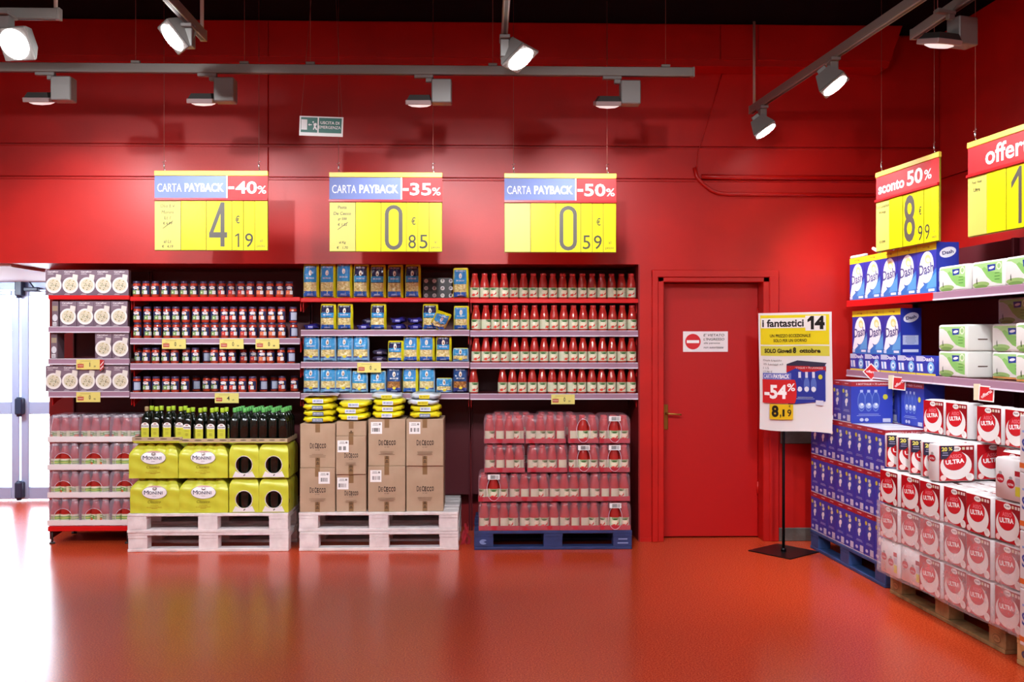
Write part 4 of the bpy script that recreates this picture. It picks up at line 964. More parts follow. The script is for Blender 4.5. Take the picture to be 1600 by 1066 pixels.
# ------------------------------------------------------------------ packs of bottles in trays under film
def hood(w_, d_, h_, m, hole=None, top_r=.05, seed=1, side_hole=None, nx=20, nz=14, scal=0, soft=False):
    """film shrunk over a pack: front, back, sides and top with rounded shoulders"""
    r = random.Random(seed); a, b = r.uniform(0, 6), r.uniform(0, 6)
    def sh(k):                      # k 0..1 height -> inset and z
        t = max(0, (k-.66)/.34) if soft else max(0, (k-.72)/.28); return (top_r*t**1.4 if soft else top_r*(1-math.sqrt(max(0, 1-t*t)))), h_*k
    def wob(x, z, c=0): return .0022*math.sin(x*70+a+c)+.0022*math.sin(z*60+x*25+b+c)
    def front(sgn):
        def fn(u, v):
            ins, z = sh(v); x = (u-.5)*(w_-2*ins*.8)
            dip = scal*abs(math.sin(PI*u*4.0))*v**6 if scal else 0
            return (x*sgn, sgn*-(d_/2-ins+.0)-sgn*wob(x, z), z-dip*0+scal*(abs(math.sin(PI*(u*4)))-1)*v**5)
        return fn
    def side(sgn):
        def fn(u, v):
            ins, z = sh(v); y = (u-.5)*(d_-2*ins)
            return (sgn*(w_/2-ins*.8)+sgn*wob(y, z, 2)*math.sin(PI*u), y*sgn, z+(scal*-1*v**5 if scal else 0))
        return fn
    mb = MB()
    sk = (lambda u, v: ((u-.5)*w_/hole[2])**2+((v*h_-hole[1])/hole[3])**2 < 1) if hole else None
    mb.grid(front(1), nx, nz, skip=sk); mb.grid(front(-1), nx, nz)
    sk2 = (lambda u, v: ((u-.5)*d_/side_hole[2])**2+((v*h_-side_hole[1])/side_hole[3])**2 < 1) if side_hole else None
    mb.grid(side(1), nx, nz, skip=sk2); mb.grid(side(-1), nx, nz, skip=sk2)
    ins, z = sh(1)
    mb.grid(lambda u, v: ((u-.5)*(w_-2*ins*.8), (v-.5)*(d_-2*ins), h_-scal*(1-abs(math.sin(PI*u*4)))-(0 if not scal else 0)+.0015*math.sin(u*20+a)), nx, 6)
    return mb.mesh('film_wrap', m)
def hole_rim(w_, y, hole, m, t=.0035):
    pts = [(hole[2]*math.cos(2*PI*i/24)*1.02, y, hole[1]+hole[3]*1.02*math.sin(2*PI*i/24)) for i in range(25)]
    return MB().tube(pts, t, 5).mesh('film_edge', m)

def bottle_pack(nx_, ny_, kind, film_m, tray_m, hole=None, open_top=False, seed=1, capm=M_tomcap, pitch=.0745, sticker=False, rows=2, wrap=True, fh=.2):
    """thing made of a card tray, bottles (each with cap and label) and film; rows = how many rows deep are filled, seen from the front"""
    k = Kit('shrinkwrapped_bottle_pack'); w_, d_ = nx_*pitch+.008, ny_*pitch+.008; r = random.Random(seed)
    tr = MB()
    tr.rbox(-w_/2, w_/2, -d_/2, d_/2, 0, .004, .001).rbox(-w_/2, w_/2, -d_/2, -d_/2+.003, 0, .036, .001).rbox(-w_/2, w_/2, d_/2-.003, d_/2, 0, .036, .001).rbox(-w_/2, -w_/2+.003, -d_/2, d_/2, 0, .036, .001).rbox(w_/2-.003, w_/2, -d_/2, d_/2, 0, .036, .001)
    if tray_m is M_wcard: tr.rbox(-w_/2-.006, w_/2+.006, -d_/2-.007, -d_/2-.005, .004, .046, .0008)
    k.part('card_tray', tr.mesh('card_tray', tray_m))
    var = [passata(v, cap=capm, kind=kind) for v in (0, .7, -.8, 2.1)]
    for j in range(min(rows, ny_)):
        for i in range(nx_):
            bb, cc, ll = var[r.randrange(4)]
            l = ((i-(nx_-1)/2)*pitch, -d_/2+.005+pitch/2+j*pitch, .0045)
            p_ = k.part('bottle', bb, l); Kit.sub(p_, 'cap', cc)
            if j == 0: Kit.sub(p_, 'printed_label', ll)
    if wrap:
        k.part('film_wrap', hood(w_+.004, d_+.004, fh+.014, film_m, hole, .03, seed))
        if hole: k.part('film_edge', hole_rim(w_, -d_/2-.003, hole, M_striplight, .0018))
    if sticker:
        A = Art(.0004); A.rect(-.045, .168, .045, .206, '#f1eef0'); A.bars(-.035, .173, .035, .2, '#4a4648', 20, seed); k.part('barcode_sticker', A.mesh('barcode_sticker', face_y(-d_/2-.006)))
    return k
# left bay: trays of squat sauce bottles with pale caps, three packs a layer
capk = M_whitecap
KT = [bottle_pack(3, 4, 'tray', M_film, M_wcard, (0, .068, .068, .066), seed=s_, capm=capk, rows=2, pitch=.0735) for s_ in (11, 12)]
KTo = bottle_pack(3, 4, 'tray', M_film, M_wcard, None, seed=13, capm=capk, rows=3, wrap=True, pitch=.0735)
zs_ = [S(140, y).z for y in (822.5, 778, 734, 690)]
lay = ['bottom', 'second', 'third', 'top']
col3 = ['beside the glass doors', 'in the middle', 'next to the oil pallet']
for l in range(4):
    for c, px_ in enumerate((98, 146, 194)):
        spawn((KTo if l == 3 else KT[(l+c) % 2]), 'white tray of red sauce bottles with green labels, %s layer, %s' % (lay[l], col3[c]), 'bottle pack',
              (PX(px_, SF), SF+.157+.004*((l+c) % 2), zs_[l]+.002 if l == 0 else zs_[0]+.002+l*.2175), random.uniform(-.003, .003), 'trays of sauce bottles under the rice')

# passata packs on the blue pallet: (px0, px1, end on, hole, sticker)
PZ = PH+.002; PYf = PY-.0
def pk(px0, px1, layer, kit, lab, dy=0, rot=0):
    w2 = 1; x = (px_at(px0)+px_at(px1))/2
    spawn(kit, lab, 'bottle pack', (x, PYf+kit.dy+dy, PZ+layer*.2205), rot, 'shrinkwrapped passata packs on the blue pallet')
def mk(nx_, ny_, hole, st_, seed, rows=2):
    k = bottle_pack(nx_, ny_, 'shelf', M_filmr, M_rcard, hole, seed=seed, sticker=st_, rows=rows); k.dy = (ny_*.0745+.008)/2+.004; return k
KL = [mk(4, 3, None, False, 21), mk(4, 3, None, False, 22)]; KE = [mk(3, 4, (0, .095, .05, .088), True, 23), mk(3, 4, (0, .095, .05, .088), False, 24)]
LN = ['bottom layer', 'second layer', 'third layer', 'top layer']
def passata_layer(l, items):
    nl = ne = 0
    for (a_, b_, e, st_) in items:
        if e: kk_ = KE[0 if st_ else 1]; nm = '%s end-on pack with a round opening' % ORD[ne]; ne += 1
        else: kk_ = KL[nl % 2]; nm = '%s broadside pack' % ORD[nl]; nl += 1
        pk(a_, b_, l, kk_, '%s of passata from the brown cartons, %s' % (nm, LN[l]), 0, random.uniform(-.003, .003))
passata_layer(0, [(748, 811, 0, 0), (812, 874, 0, 0), (875, 937, 0, 0), (938, 985, 1, 1)])
passata_layer(1, [(748, 795, 1, 1), (796, 858, 0, 0), (859, 921, 0, 0), (922, 984, 0, 0)])
passata_layer(2, [(757, 820, 0, 0), (824, 887, 0, 0), (889, 936, 1, 1), (937, 984, 1, 1)])
passata_layer(3, [(757, 819, 0, 0), (821, 884, 0, 0), (888, 935, 1, 0), (937, 984, 1, 1)])
# back row of packs, seen between and above the front ones
for l in (2, 3): pk(770, 833, l, KL[0], 'broadside passata pack in the back row, %s, carton side' % LN[l], .3); pk(842, 905, l, KL[1], 'broadside passata pack in the back row, %s, door side' % LN[l], .31)
# scraps of film beside the pallets
sc_ = thing('film_scrap', 'crumpled pink film scrap on the floor between the white and blue pallets', 'plastic scrap', (px_at(727, 7.5), 7.5, 0))
rs = random.Random(9); m_ = MB()
for i in range(7):
    a0_, hh, ww = rs.uniform(0, 3), rs.uniform(.09, .2), rs.uniform(.012, .022); cx_ = rs.uniform(-.03, .03); cy_ = rs.uniform(-.03, .03)
    m_.grid(lambda u, v: (cx_+math.cos(a0_)*(u-.5)*ww*2*(1-.4*v)+.012*math.sin(v*5+i)+.02*(v-.5)*((i % 3)-1), cy_+math.sin(a0_)*(u-.5)*ww*2+.01*math.sin(v*7+u*4+i), .001+v*hh), 4, 8)
link('crumpled_film', m_.mesh('crumpled_film', M_redscrap), sc_)

# ------------------------------------------------------------------ olive oil
OZ = 2*PH+.003
def oil_bottle_kit(lbl=True, capm=M_cap):
    k = Kit('olive_oil_bottle'); r = .036
    b_ = MB().lathe([(.033, 0), (r, .006), (r, .15), (.034, .17), (.018, .2), (.0135, .21), (.0135, .228)], 16, sq=2.4)
    k.part('glass_bottle', b_.mesh('glass_bottle', M_olive))
    k.part('cap', MB().lathe([(.0155, .222), (.016, .225), (.016, .252), (.0145, .256)], 12).mesh('cap', capm))
    if lbl:
        A = Art(.0004); A.rect(-.029, .012, .029, .1, '#c9cc3a'); A.rect(-.029, .1, .029, .115, '#f3f0ee'); A.ell(0, .115, .029, .024, '#f3f0ee', 24, 0, 1, 0, PI)
        A.ell(0, .128, .012, .006, '#b08a84', 12); A.text('MONINI', 0, .112, .011, '#2a2a38', .03, w=.05); A.text('Classico', 0, .086, .007, '#6a5a20', 0, w=.03, shear=.3); A.lines(0, .065, .03, 3, .008, .002, '#8a8030')
        k.part('printed_label', A.mesh('printed_label', face_y(-r*1.0-.0006)))
    return k
def tray(w_, d_, h_, m=M_card2, art=True, flat=True):
    k = Kit('card_tray'); t = MB().rbox(-w_/2, w_/2, -d_/2, d_/2, 0, .004, .001)
    t.rbox(-w_/2, w_/2, -d_/2, -d_/2+.003, 0, h_, .001).rbox(-w_/2, w_/2, d_/2-.003, d_/2, 0, h_, .001).rbox(-w_/2, -w_/2+.003, -d_/2, d_/2, 0, h_, .001).rbox(w_/2-.003, w_/2, -d_/2, d_/2, 0, h_, .001)
    k.part('tray_body', t.mesh('tray_body', m))
    A = Art(.0004)
    n = max(2, round(w_/.09))
    for i in range(n): A.ell(-w_/2+w_*(i+.5)/n, h_*.62, w_/n*.3, h_*.16, '#6f5f4e', 14); A.d -= A.step
    A.d += A.step; A.rect(-w_/2, 0, w_/2, h_*.16, '#c8c43a'); k.part('printed_front', A.mesh('printed_front', face_y(-d_/2)))
    return k
def oil_pack(wide, seed):
    """five by three bottles under yellow film"""
    w_, d_, h_ = .366, (.232 if wide else .222), .258
    k = Kit('olive_oil_pack')
    if wide:
        k.part('film_wrap', hood(w_, d_, h_, M_yfilm, None, .05, seed, None, 32, 16, scal=.02, soft=True))
        A = Art(.00025); y0 = -d_/2
        A.ell(0, .155, .094, .05, '#8d8a90', 32); A.ell(0, .155, .091, .047, '#f2eff2', 32); A.ell(0, .193, .052, .0125, '#c79a94', 20, 0, 1, 0, PI); A.ell(0, .183, .017, .012, '#7c6a68', 14); A.ell(0, .185, .008, .006, '#b9a8a0', 10)
        A.text('M', -.061, .155, .031, '#3f4660', .015, w=.034); A.text('O', -.029, .1525, .024, '#3f4660', .015, w=.026); A.text('N', -.001, .1525, .024, '#3f4660', .015, w=.023); A.text('I', .018, .1525, .024, '#3f4660', .015); A.text('N', .038, .1525, .024, '#3f4660', .015, w=.023); A.text('I', .058, .1525, .024, '#3f4660', .015); A.lines(0, .127, .04, 1, .01, .002, '#8a8a92')
        A.text('Classico', 0, .086, .021, '#7d7a2a', .0, w=.098, shear=.3); A.text('OLIO EXTRA VERGINE', 0, .056, .006, '#b08a26', .01, w=.06); A.text('DI OLIVA ITALIANO', 0, .045, .0075, '#b08a26', .01, w=.11); A.lines(0, .035, .06, 1, .01, .003, '#b08a26')
        k.part('printed_front', A.mesh('printed_front', lambda x, z, d: (x, y0-.0045-d+.05*max(0, (z/h_-.66)/.34)**1.4, z), M_gloss))
    else:
        hole = (0, .098, .062, .066)
        k.part('film_wrap', hood(d_, w_, h_, M_yfilm, hole, .055, seed, None, 26, 22))
        k.part('film_edge', hole_rim(d_, -w_/2-.001, hole, M_striplight, .003))
        p_ = k.part('card_base', MB().rbox(-d_/2+.006, d_/2-.006, -w_/2+.004, w_/2-.004, .001, .01, .002).mesh('card_base', M_card2))
        for i in range(3):
            k.part('bottle', MB().lathe([(.033, .01), (.036, .016), (.036, .16), (.034, .18), (.018, .21), (.0135, .225)], 14, ((i-1)*.074, -w_/2+.045), sq=2.4).mesh('bottle', M_olive))
        A = Art(.00025); A.poly([(-.085, .006), (.085, .006), (.062, .052), (.034, .036), (0, .031), (-.034, .036), (-.062, .052)], '#e9e4e6'); A.poly([(-.005, .02), (.008, .03), (.014, .024), (.002, .014)], '#6a665e')
        k.part('white_film_tongue', A.mesh('white_film_tongue', face_y(-w_/2-.006), M_gloss))
    return k
KOw, KOn = oil_pack(True, 31), oil_pack(False, 32)
oy = PY+.01
for l, ln_ in enumerate(('lower', 'upper')):
    z = OZ+l*.2615; o_ = -2 if l else 0
    spawn(KOw, '%s wide yellow olive oil pack next to the sauce trays' % ln_, 'oil pack', (px_at(241+o_), oy+.116, z), random.uniform(-.003, .003), 'yellow olive oil packs')
    spawn(KOw, '%s wide yellow olive oil pack in the middle of the pallet' % ln_, 'oil pack', (px_at(317.5+o_*.3), oy+.116, z), random.uniform(-.003, .003), 'yellow olive oil packs')
    spawn(KOn, '%s narrow yellow oil pack with arched opening, beside the wide packs' % ln_, 'oil pack', (px_at(380.5), oy+.186, z), 0, 'yellow olive oil packs')
    spawn(KOn, '%s narrow yellow oil pack with arched opening, at the carton end' % ln_, 'oil pack', (px_at(427), oy+.186, z), 0, 'yellow olive oil packs')
    for j, px_ in enumerate((252, 328)): spawn(KOw, '%s wide yellow oil pack in the back row, %s' % (ln_, ('sauce-tray side', 'middle')[j]), 'oil pack', (px_at(px_, 7.6), oy+.36, z), 0, 'yellow olive oil packs')
    for j, px_ in enumerate((383, 426)): spawn(KOn, '%s narrow yellow oil pack in the back row, %s' % (ln_, ('beside the wide ones', 'carton side')[j]), 'oil pack', (px_at(px_, 7.7), oy+.57, z), 0, 'yellow olive oil packs')
TZ0 = OZ+2*.2615+.002
KOB, KOBn, KOBd = oil_bottle_kit(), oil_bottle_kit(True, M_capn), oil_bottle_kit(False, M_capg)
tw, tn = tray(.375, .235, .034), tray(.232, .375, .034)
trays = [(245, tw, 0, 'card tray of labelled oil bottles next to the sauce trays'), (318.5, tw, 0, 'card tray of labelled oil bottles in the middle'), (379.5, tn, .07, 'narrow card tray of dark oil bottles beside the labelled ones'), (424.5, tn, .07, 'narrow card tray of dark oil bottles at the carton end')]
for i, (px_, kt, dy, lb) in enumerate(trays):
    hi = .012 if i == 0 else 0
    spawn(kt, lb, 'tray', (px_at(px_), oy+.118+dy, TZ0+hi), 0, 'card trays on top of the oil packs')
    if i == 0: link('yellow_film_flap', MB().rbox(-.18, .18, -.117, .117, -.011, -.001, .003).mesh('yellow_film_flap', M_yfilm), bpy.data.objects[[x.name for x in bpy.data.objects if x.get('label') == lb][0]])
pxo = [225.5, 241, 260, 279, 291, 310, 328.5, 344.5]
for j in range(2):
    for i, px_ in enumerate(pxo):
        t0 = trays[0] if i < 4 else trays[1]
        kd = KOBn if (i == 0 and j == 0) else KOB
        Y = oy+.045+j*.078
        spawn(kd, '%s olive oil bottle from the sauce trays, %s row' % (ORD[i], ('front', 'second')[j]), 'bottle', (px_at(px_)+(.01 if j else 0), Y, TZ0+.0052+(.012 if i < 4 else 0)), random.uniform(-.06, .06), 'yellow-labelled olive oil bottles')
for j in range(4):
    for c, cx_ in enumerate((379.5, 424.5)):
        for i in range(3):
            spawn(KOBd, 'dark oil bottle with mint cap, %s from the labelled bottles, %s row' % (ORD[c*3+i], ORD[j]), 'bottle', (px_at(cx_)+(i-1)*.0745, oy+.05+j*.08, TZ0+.0052), random.uniform(-.05, .05), 'dark olive oil bottles')

# ------------------------------------------------------------------ brown cartons of pasta
def carton(w_, h_, d_=.39, sticker=None, logo=(0, .5), tape=True, seed=1, name='pasta_carton', kraft=M_card):
    k = Kit(name)
    k.part('card_box', MB().rbox(-w_/2, w_/2, 0, d_, 0, h_, .003).mesh('card_box', kraft))
    m_ = MB()
    if tape:
        for z0, z1 in ((0, .075 if h_ > .2 else .03),): m_.box(-.018, .018, -.0012, 0, z0, z1)
        m2_ = MB().box(-.018, .018, -.0012, 0, h_-(.065 if h_ > .2 else .055), h_).box(-.018, .018, 0, d_, h_, h_+.0012)
        k.part('sealing_tape', m2_.mesh('sealing_tape', M_tape)); p_ = k.part('sealing_tape', m_.mesh('sealing_tape', M_tape))
        A = Art(.0003)
        for z0 in ((.025, .055) if h_ > .2 else (.02,)): A.rect(-.012, z0, .012, z0+.006, '#4f3c2c'); A.ell(0, z0+.014, .008, .006, '#5f4a36', 8)
        Kit.sub(p_, 'printed_tape', A.mesh('printed_tape', face_y(-.0014)))
    A = Art(.0005)
    if h_ > .2:
        lh_ = .041 if w_ > .25 else .036; A.text('D', -w_*.19, h_*logo[1], lh_, '#43342e', .02, w=w_*.06); A.text('E', -w_*.125, h_*logo[1]-.003, lh_*.8, '#43342e', .02, w=w_*.042)
        for q_, ch in enumerate('CECCO'): A.text(ch, w_*(-.055+q_*.067), h_*logo[1]+(0 if q_ % 4 == 0 else -.002), lh_*(1 if q_ == 0 else .88), '#3a2c26', .04, w=w_*.054); A.text('dal 1886', 0, h_*(logo[1]-.095), h_*.018, '#7b6654', 0, w=w_*.13)
        A.lines(0, h_*(logo[1]-.2), w_*.5, 3, h_*.03, h_*.01, '#8a705a', seed)
        k.part('printed_front', A.mesh('printed_front', face_y(0)))
    if sticker:
        sx_, sz = sticker; A = Art(.0005); A.rect(sx_, sz, sx_+.085, sz+.09, '#f4f1f1'); A.bars(sx_+.01, sz+.016, sx_+.075, sz+.045, '#4a4846', 18, seed); A.lines(sx_+.035, sz+.075, .05, 2, .01, .004, '#8f8a88'); A.rect(sx_+.06, sz+.066, sx_+.075, sz+.08, '#8f8a88')
        k.part('barcode_sticker', A.mesh('barcode_sticker', face_y(-.0008)))
    return k
z4 = lambda y: 610+y/4.1
x4 = lambda x: 455+x/4.1
CZ0 = 2*PH+.003; s_b = F/(PY+.02)
def place_carton(x0, x1, y0, y1, base, lab, sticker=None, dy=0, **kw):
    wv = (x4(x1)-x4(x0))/205.5-.004; hv = (y1-y0)/4.1/205.5
    st_ = None
    if sticker: st_ = ((x4(sticker[0])-x4((x0+x1)/2))/205.5, (y1-sticker[1])/4.1/205.5)
    k = carton(wv, hv, sticker=st_, **kw)
    spawn(k, lab, 'carton', (px_at(x4((x0+x1)/2)), PY+.02+dy, base), random.uniform(-.012, .012), 'brown pasta cartons')
    return base+hv+.002, k
card = [(52, 278, [(515, 795, (172, 615)), (235, 515, None)], 'next to the oil bottles'), (284, 477, [(555, 792, (292, 650)), (308, 552, (295, 410)), (214, 306, None)], 'second from the oil bottles'),
        (490, 730, [(510, 800, (505, 610)), (212, 510, (508, 305))], 'second from the empty pallet corner'), (735, 975, [(510, 800, None), (212, 510, (755, 305))], 'beside the empty pallet corner')]
tops = []
for ci, (x0, x1, rows_, nm) in enumerate(card):
    b_ = CZ0
    for ri, (y0, y1, st_) in enumerate(rows_):
        ps_ = ('bottom', 'upper') if len(rows_) == 2 else ('bottom', 'middle', 'thin top')
        b_, kc = place_carton(x0, x1, y0, y1, b_, '%s brown carton in the stack %s' % (ps_[ri], nm), st_, dy=.012*((ci+ri) % 2), logo=(0, .5 if ri == 0 or ci > 1 else .5), seed=ci*3+ri)
    tops.append(((x0+x1)/2, b_))
    for j in range(1):
        kb = carton((x4(x1)-x4(x0))/205.5-.004, b_-CZ0-.01, seed=9, logo=(0, .7)) if False else None
# lying yellow bags on the cartons
YB = [(mat('yellow_pasta_bag_film', '#e3d81a', .26, spec=.6, bump=.35, bscale=22), 'yellow'), (mat('pale_blue_white_bag_film', '#c9d2dc', .26, spec=.6, bump=.35, bscale=22), 'pale')]
KY = [lying_kit(YB[0][0], 41, .235, .27, .047, '#dfe4ee', '#35507c'), lying_kit(YB[0][0], 42, .24, .27, .046, '#6f7f94', '#e6e9ee'), lying_kit(YB[1][0], 43, .235, .27, .043, '#e4d93a', '#7a6a1a')]
stacks = [(0, [(1, 0, .0), (1, 0, .01), (1, 0, -.01), (0, 0, .0)]), (1, [(0, .01, .0), (0, -.01, .02), (0, .02, -.02)]), (2, [(0, 0, 0), (0, .0, .03), (0, .01, -.02), (2, -.01, .05)]), (3, [(1, 0, 0), (0, .0, .02), (2, -.02, .03), (2, .0, -.04)])]
nmS = ['next to the oil bottles', 'on the thin top carton', 'on the third carton stack', 'beside the empty pallet corner']
for si, its in stacks:
    xm, b_ = tops[si]; z = b_+.002
    for j, (ki, dx, rot) in enumerate(its):
        if si == 3 and j > 3: break
        spawn(KY[ki], '%s bag from the bottom of the yellow pasta bag pile %s' % (ORD[j], nmS[si]), 'pasta bag', (px_at(x4(xm))+dx, PY+.165+.012*(j % 2), z), rot, 'yellow pasta bags lying on the cartons')
        z += .0475
# loose flattened sheet on the pile next to the oil
fs_ = MB().grid(lambda u, v: (-.11+.25*u, -.13+.26*v, .004*math.sin(u*9)+.006*math.sin(v*7+u*3)+.02*max(0, u-.8)), 10, 8)
xm, b_ = tops[0]
tag(link('empty_film_sheet', fs_.mesh('empty_film_sheet', mat('pinkish_clear_film', '#d9b9bd', .25)), None, (px_at(x4(xm)), PY+.16, b_+.205)), 'crumpled pinkish empty film sheet on top of the bag pile next to the oil', 'plastic sheet')

# ================================================================== the receding side aisle
# --- wall shelving along the side wall
FA = Frame(2.6, 7.45, .068)
SL = 1.33
UP, LOW = 1.895, 1.362
for b_, nm in enumerate(('washing powder', 'green-white packs')):
    c = FA.at(SL*(b_+.5), 0)
    t = thing('shelving_bay', 'side-wall shelving bay with the '+nm, 'shelving', c, FA.rot, 'side wall shelving bays'); hw = SL/2-.003
    link('back_panel', MB().box(-hw, hw, .56, .575, .2, 2.25).mesh('back_panel', M_backp), t)
    for sx_ in (-1, 1): link('upright', MB().rbox(sx_*hw-.012*(sx_ > 0), sx_*hw+.012*(sx_ < 0), .52, .56, 0, 2.25, .002).mesh('upright', M_backp), t)
    for l, z in enumerate((UP, LOW)):
        red = (l == 0 and b_ == 0)
        sh = link('shelf', MB().box(-hw, hw, .012, .56, z-.024, z).mesh('shelf', M_backp), t)
        link('price_rail', MB().rbox(-hw-.002, hw+.002, -.006, .014, z-.05, z+.003, .003).mesh('price_rail', M_shelfred if red else M_strip), sh)
        if not red: link('rail_lip', MB().rbox(-hw, hw, -.01, -.006, z-.05, z-.04, .001).mesh('rail_lip', M_striplight), sh)
    if b_ == 0: pass
FA2 = FA.at(2*SL+.6, 0)
# --- washing powder cartons
bw, bh_, bd = .262, .325, .14
def dash_kit(handle=None):
    k = Kit('washing_powder_carton'); w_, h_, d_ = bw, bh_, .15
    k.part('carton', MB().rbox(-w_/2, w_/2, 0, d_, 0, h_, .003).mesh('carton', M_blue2))
    A = Art(.00012)
    A.rect(-w_/2, 0, w_/2, h_, '#2432a0'); A.poly([(-w_/2, 0), (w_/2, 0), (w_/2, h_*.5), (-w_*.1, h_*.2)], '#2f77c8'); A.poly([(0, h_*.1), (w_/2, h_*.12), (w_/2, h_*.42), (w_*.1, h_*.24)], '#5aa2e0')
    A.rect(-w_/2, h_*.86, w_/2, h_, '#ecd426'); A.lines(-w_*.0, h_*.93, w_*.5, 1, .01, .006, '#c08a20'); A.ell(w_*.12, h_*.93, w_*.05, h_*.02, '#b5762a', 10)
    A.ell(w_*.02, h_*.53, w_*.35, h_*.32, '#fbfbff', 30, -.3); A.poly([(-w_*.32, h_*.42), (-w_*.1, h_*.18), (-w_*.36, h_*.08), (-w_*.46, h_*.12)], '#f4f7ff')
    A.ell(w_*.09, h_*.69, w_*.15, h_*.09, '#f2dc86', 20, -.2); A.ell(w_*.1, h_*.67, w_*.1, h_*.05, '#fbf4d2', 16, -.2)
    A.text('Dash', w_*.0, h_*.5, h_*.21, '#4a4e88', .02, w=w_*.74, rot=.1); A.lines(-w_*.04, h_*.385, w_*.28, 1, .01, h_*.018, '#8a94c0')
    A.rect(w_*.12, h_*.04, w_*.42, h_*.09, '#e8eefa'); A.rect(-w_*.47, h_*.03, -w_*.3, h_*.1, '#cfdcf6')
    k.part('printed_front', A.mesh('printed_front', face_y(0)))
    A = Art(.00012); A.rect(.004, h_*.0, d_-.002, h_*.86, '#2536a4'); A.rect(.004, h_*.86, d_-.002, h_, '#2536a4')
    A.ell(d_*.5, h_*.8, d_*.38, h_*.1, '#eef0fa', 20, .3); A.text('Dash', d_*.5, h_*.8, h_*.07, '#2a3070', .03, w=d_*.5, rot=.2); A.rect(d_*.1, h_*.22, d_*.85, h_*.42, '#b9c2de'); A.lines(d_*.48, h_*.4, d_*.6, 6, .01, .003, '#6a76a8'); A.rect(d_*.1, h_*.06, d_*.85, h_*.12, '#d8dcea')
    k.part('printed_side', A.mesh('printed_side', face_xp(bw/2)))
    if handle == 'up':
        pts = [(-.06+.12*i/10, .06, h_+.05*math.sin(PI*i/10)) for i in range(11)]; k.part('carrying_handle', MB().tube(pts, .006, 6).mesh('carrying_handle', M_handle))
    if handle == 'flat':
        k.part('carrying_handle', MB().rbox(-w_*.5, w_*.5, .0, .03, h_, h_+.022, .009, seg=2).mesh('carrying_handle', M_handle))
    if handle == 'loose':
        k.part('carrying_handle', MB().tube([(.1, .01, h_+.012), (.02, .02, h_+.03), (-.05, .03, h_+.05)], .013, 8).mesh('carrying_handle', M_handle))
    return k
KD = {h: dash_kit(h) for h in (None, 'up', 'flat', 'loose')}
gd = 'washing powder cartons'
for i, h in enumerate(('flat', None, 'up', None, None)):
    if i == 1: h = 'loose'
    sv = .005+.131+i*.2645
    spawn(KD[h], '%s blue washing powder carton from the corner, top shelf' % ORD[i], 'detergent carton', FA.at(sv, .02, UP+.001), FA.rot, gd)
sbh = .125
def small_box_kit():
    k = Kit('small_detergent_box'); w_, h_, d_ = .255, sbh, .17
    k.part('carton', MB().rbox(-w_/2, w_/2, 0, d_, 0, h_, .003).mesh('carton', M_blue))
    A = Art(.00012); A.rect(-w_/2, 0, w_/2, h_, '#2b3cae'); A.rect(-w_/2, 0, w_/2, h_*.1, '#e2cf3a'); A.text('Dash', w_*.1, h_*.85, h_*.22, '#eef1fb', .03, w=w_*.6); A.rect(-w_*.5, h_*.72, -w_*.1, h_, '#c4c9e4')
    for j in range(3): A.poly([(-w_*.42+j*.022, h_*.2), (-w_*.3+j*.022, h_*.2), (-w_*.34+j*.022, h_*.6), (-w_*.46+j*.022, h_*.6)], '#e9edfb' if j != 1 else '#6fa0e0')
    A.ell(w_*.26, h_*.42, w_*.17, h_*.3, '#7fc0ee', 18); A.ell(w_*.26, h_*.42, w_*.1, h_*.18, '#e8f4fc', 14); A.ell(w_*.27, h_*.43, w_*.05, h_*.08, '#3a78cc', 10)
    k.part('printed_front', A.mesh('printed_front', face_y(0)))
    return k
KS = small_box_kit()
for i in range(5): spawn(KS, '%s small blue detergent box from the corner, lower side shelf' % ORD[i], 'detergent box', FA.at(.14+i*.262, .02, LOW+.001), FA.rot, 'small detergent boxes on the lower side shelf')
for i in range(3): spawn(KD[None], '%s blue powder carton from the corner, standing on small boxes' % ORD[i], 'detergent carton', FA.at(.16+i*.264, .03, LOW+sbh+.003), FA.rot, gd)
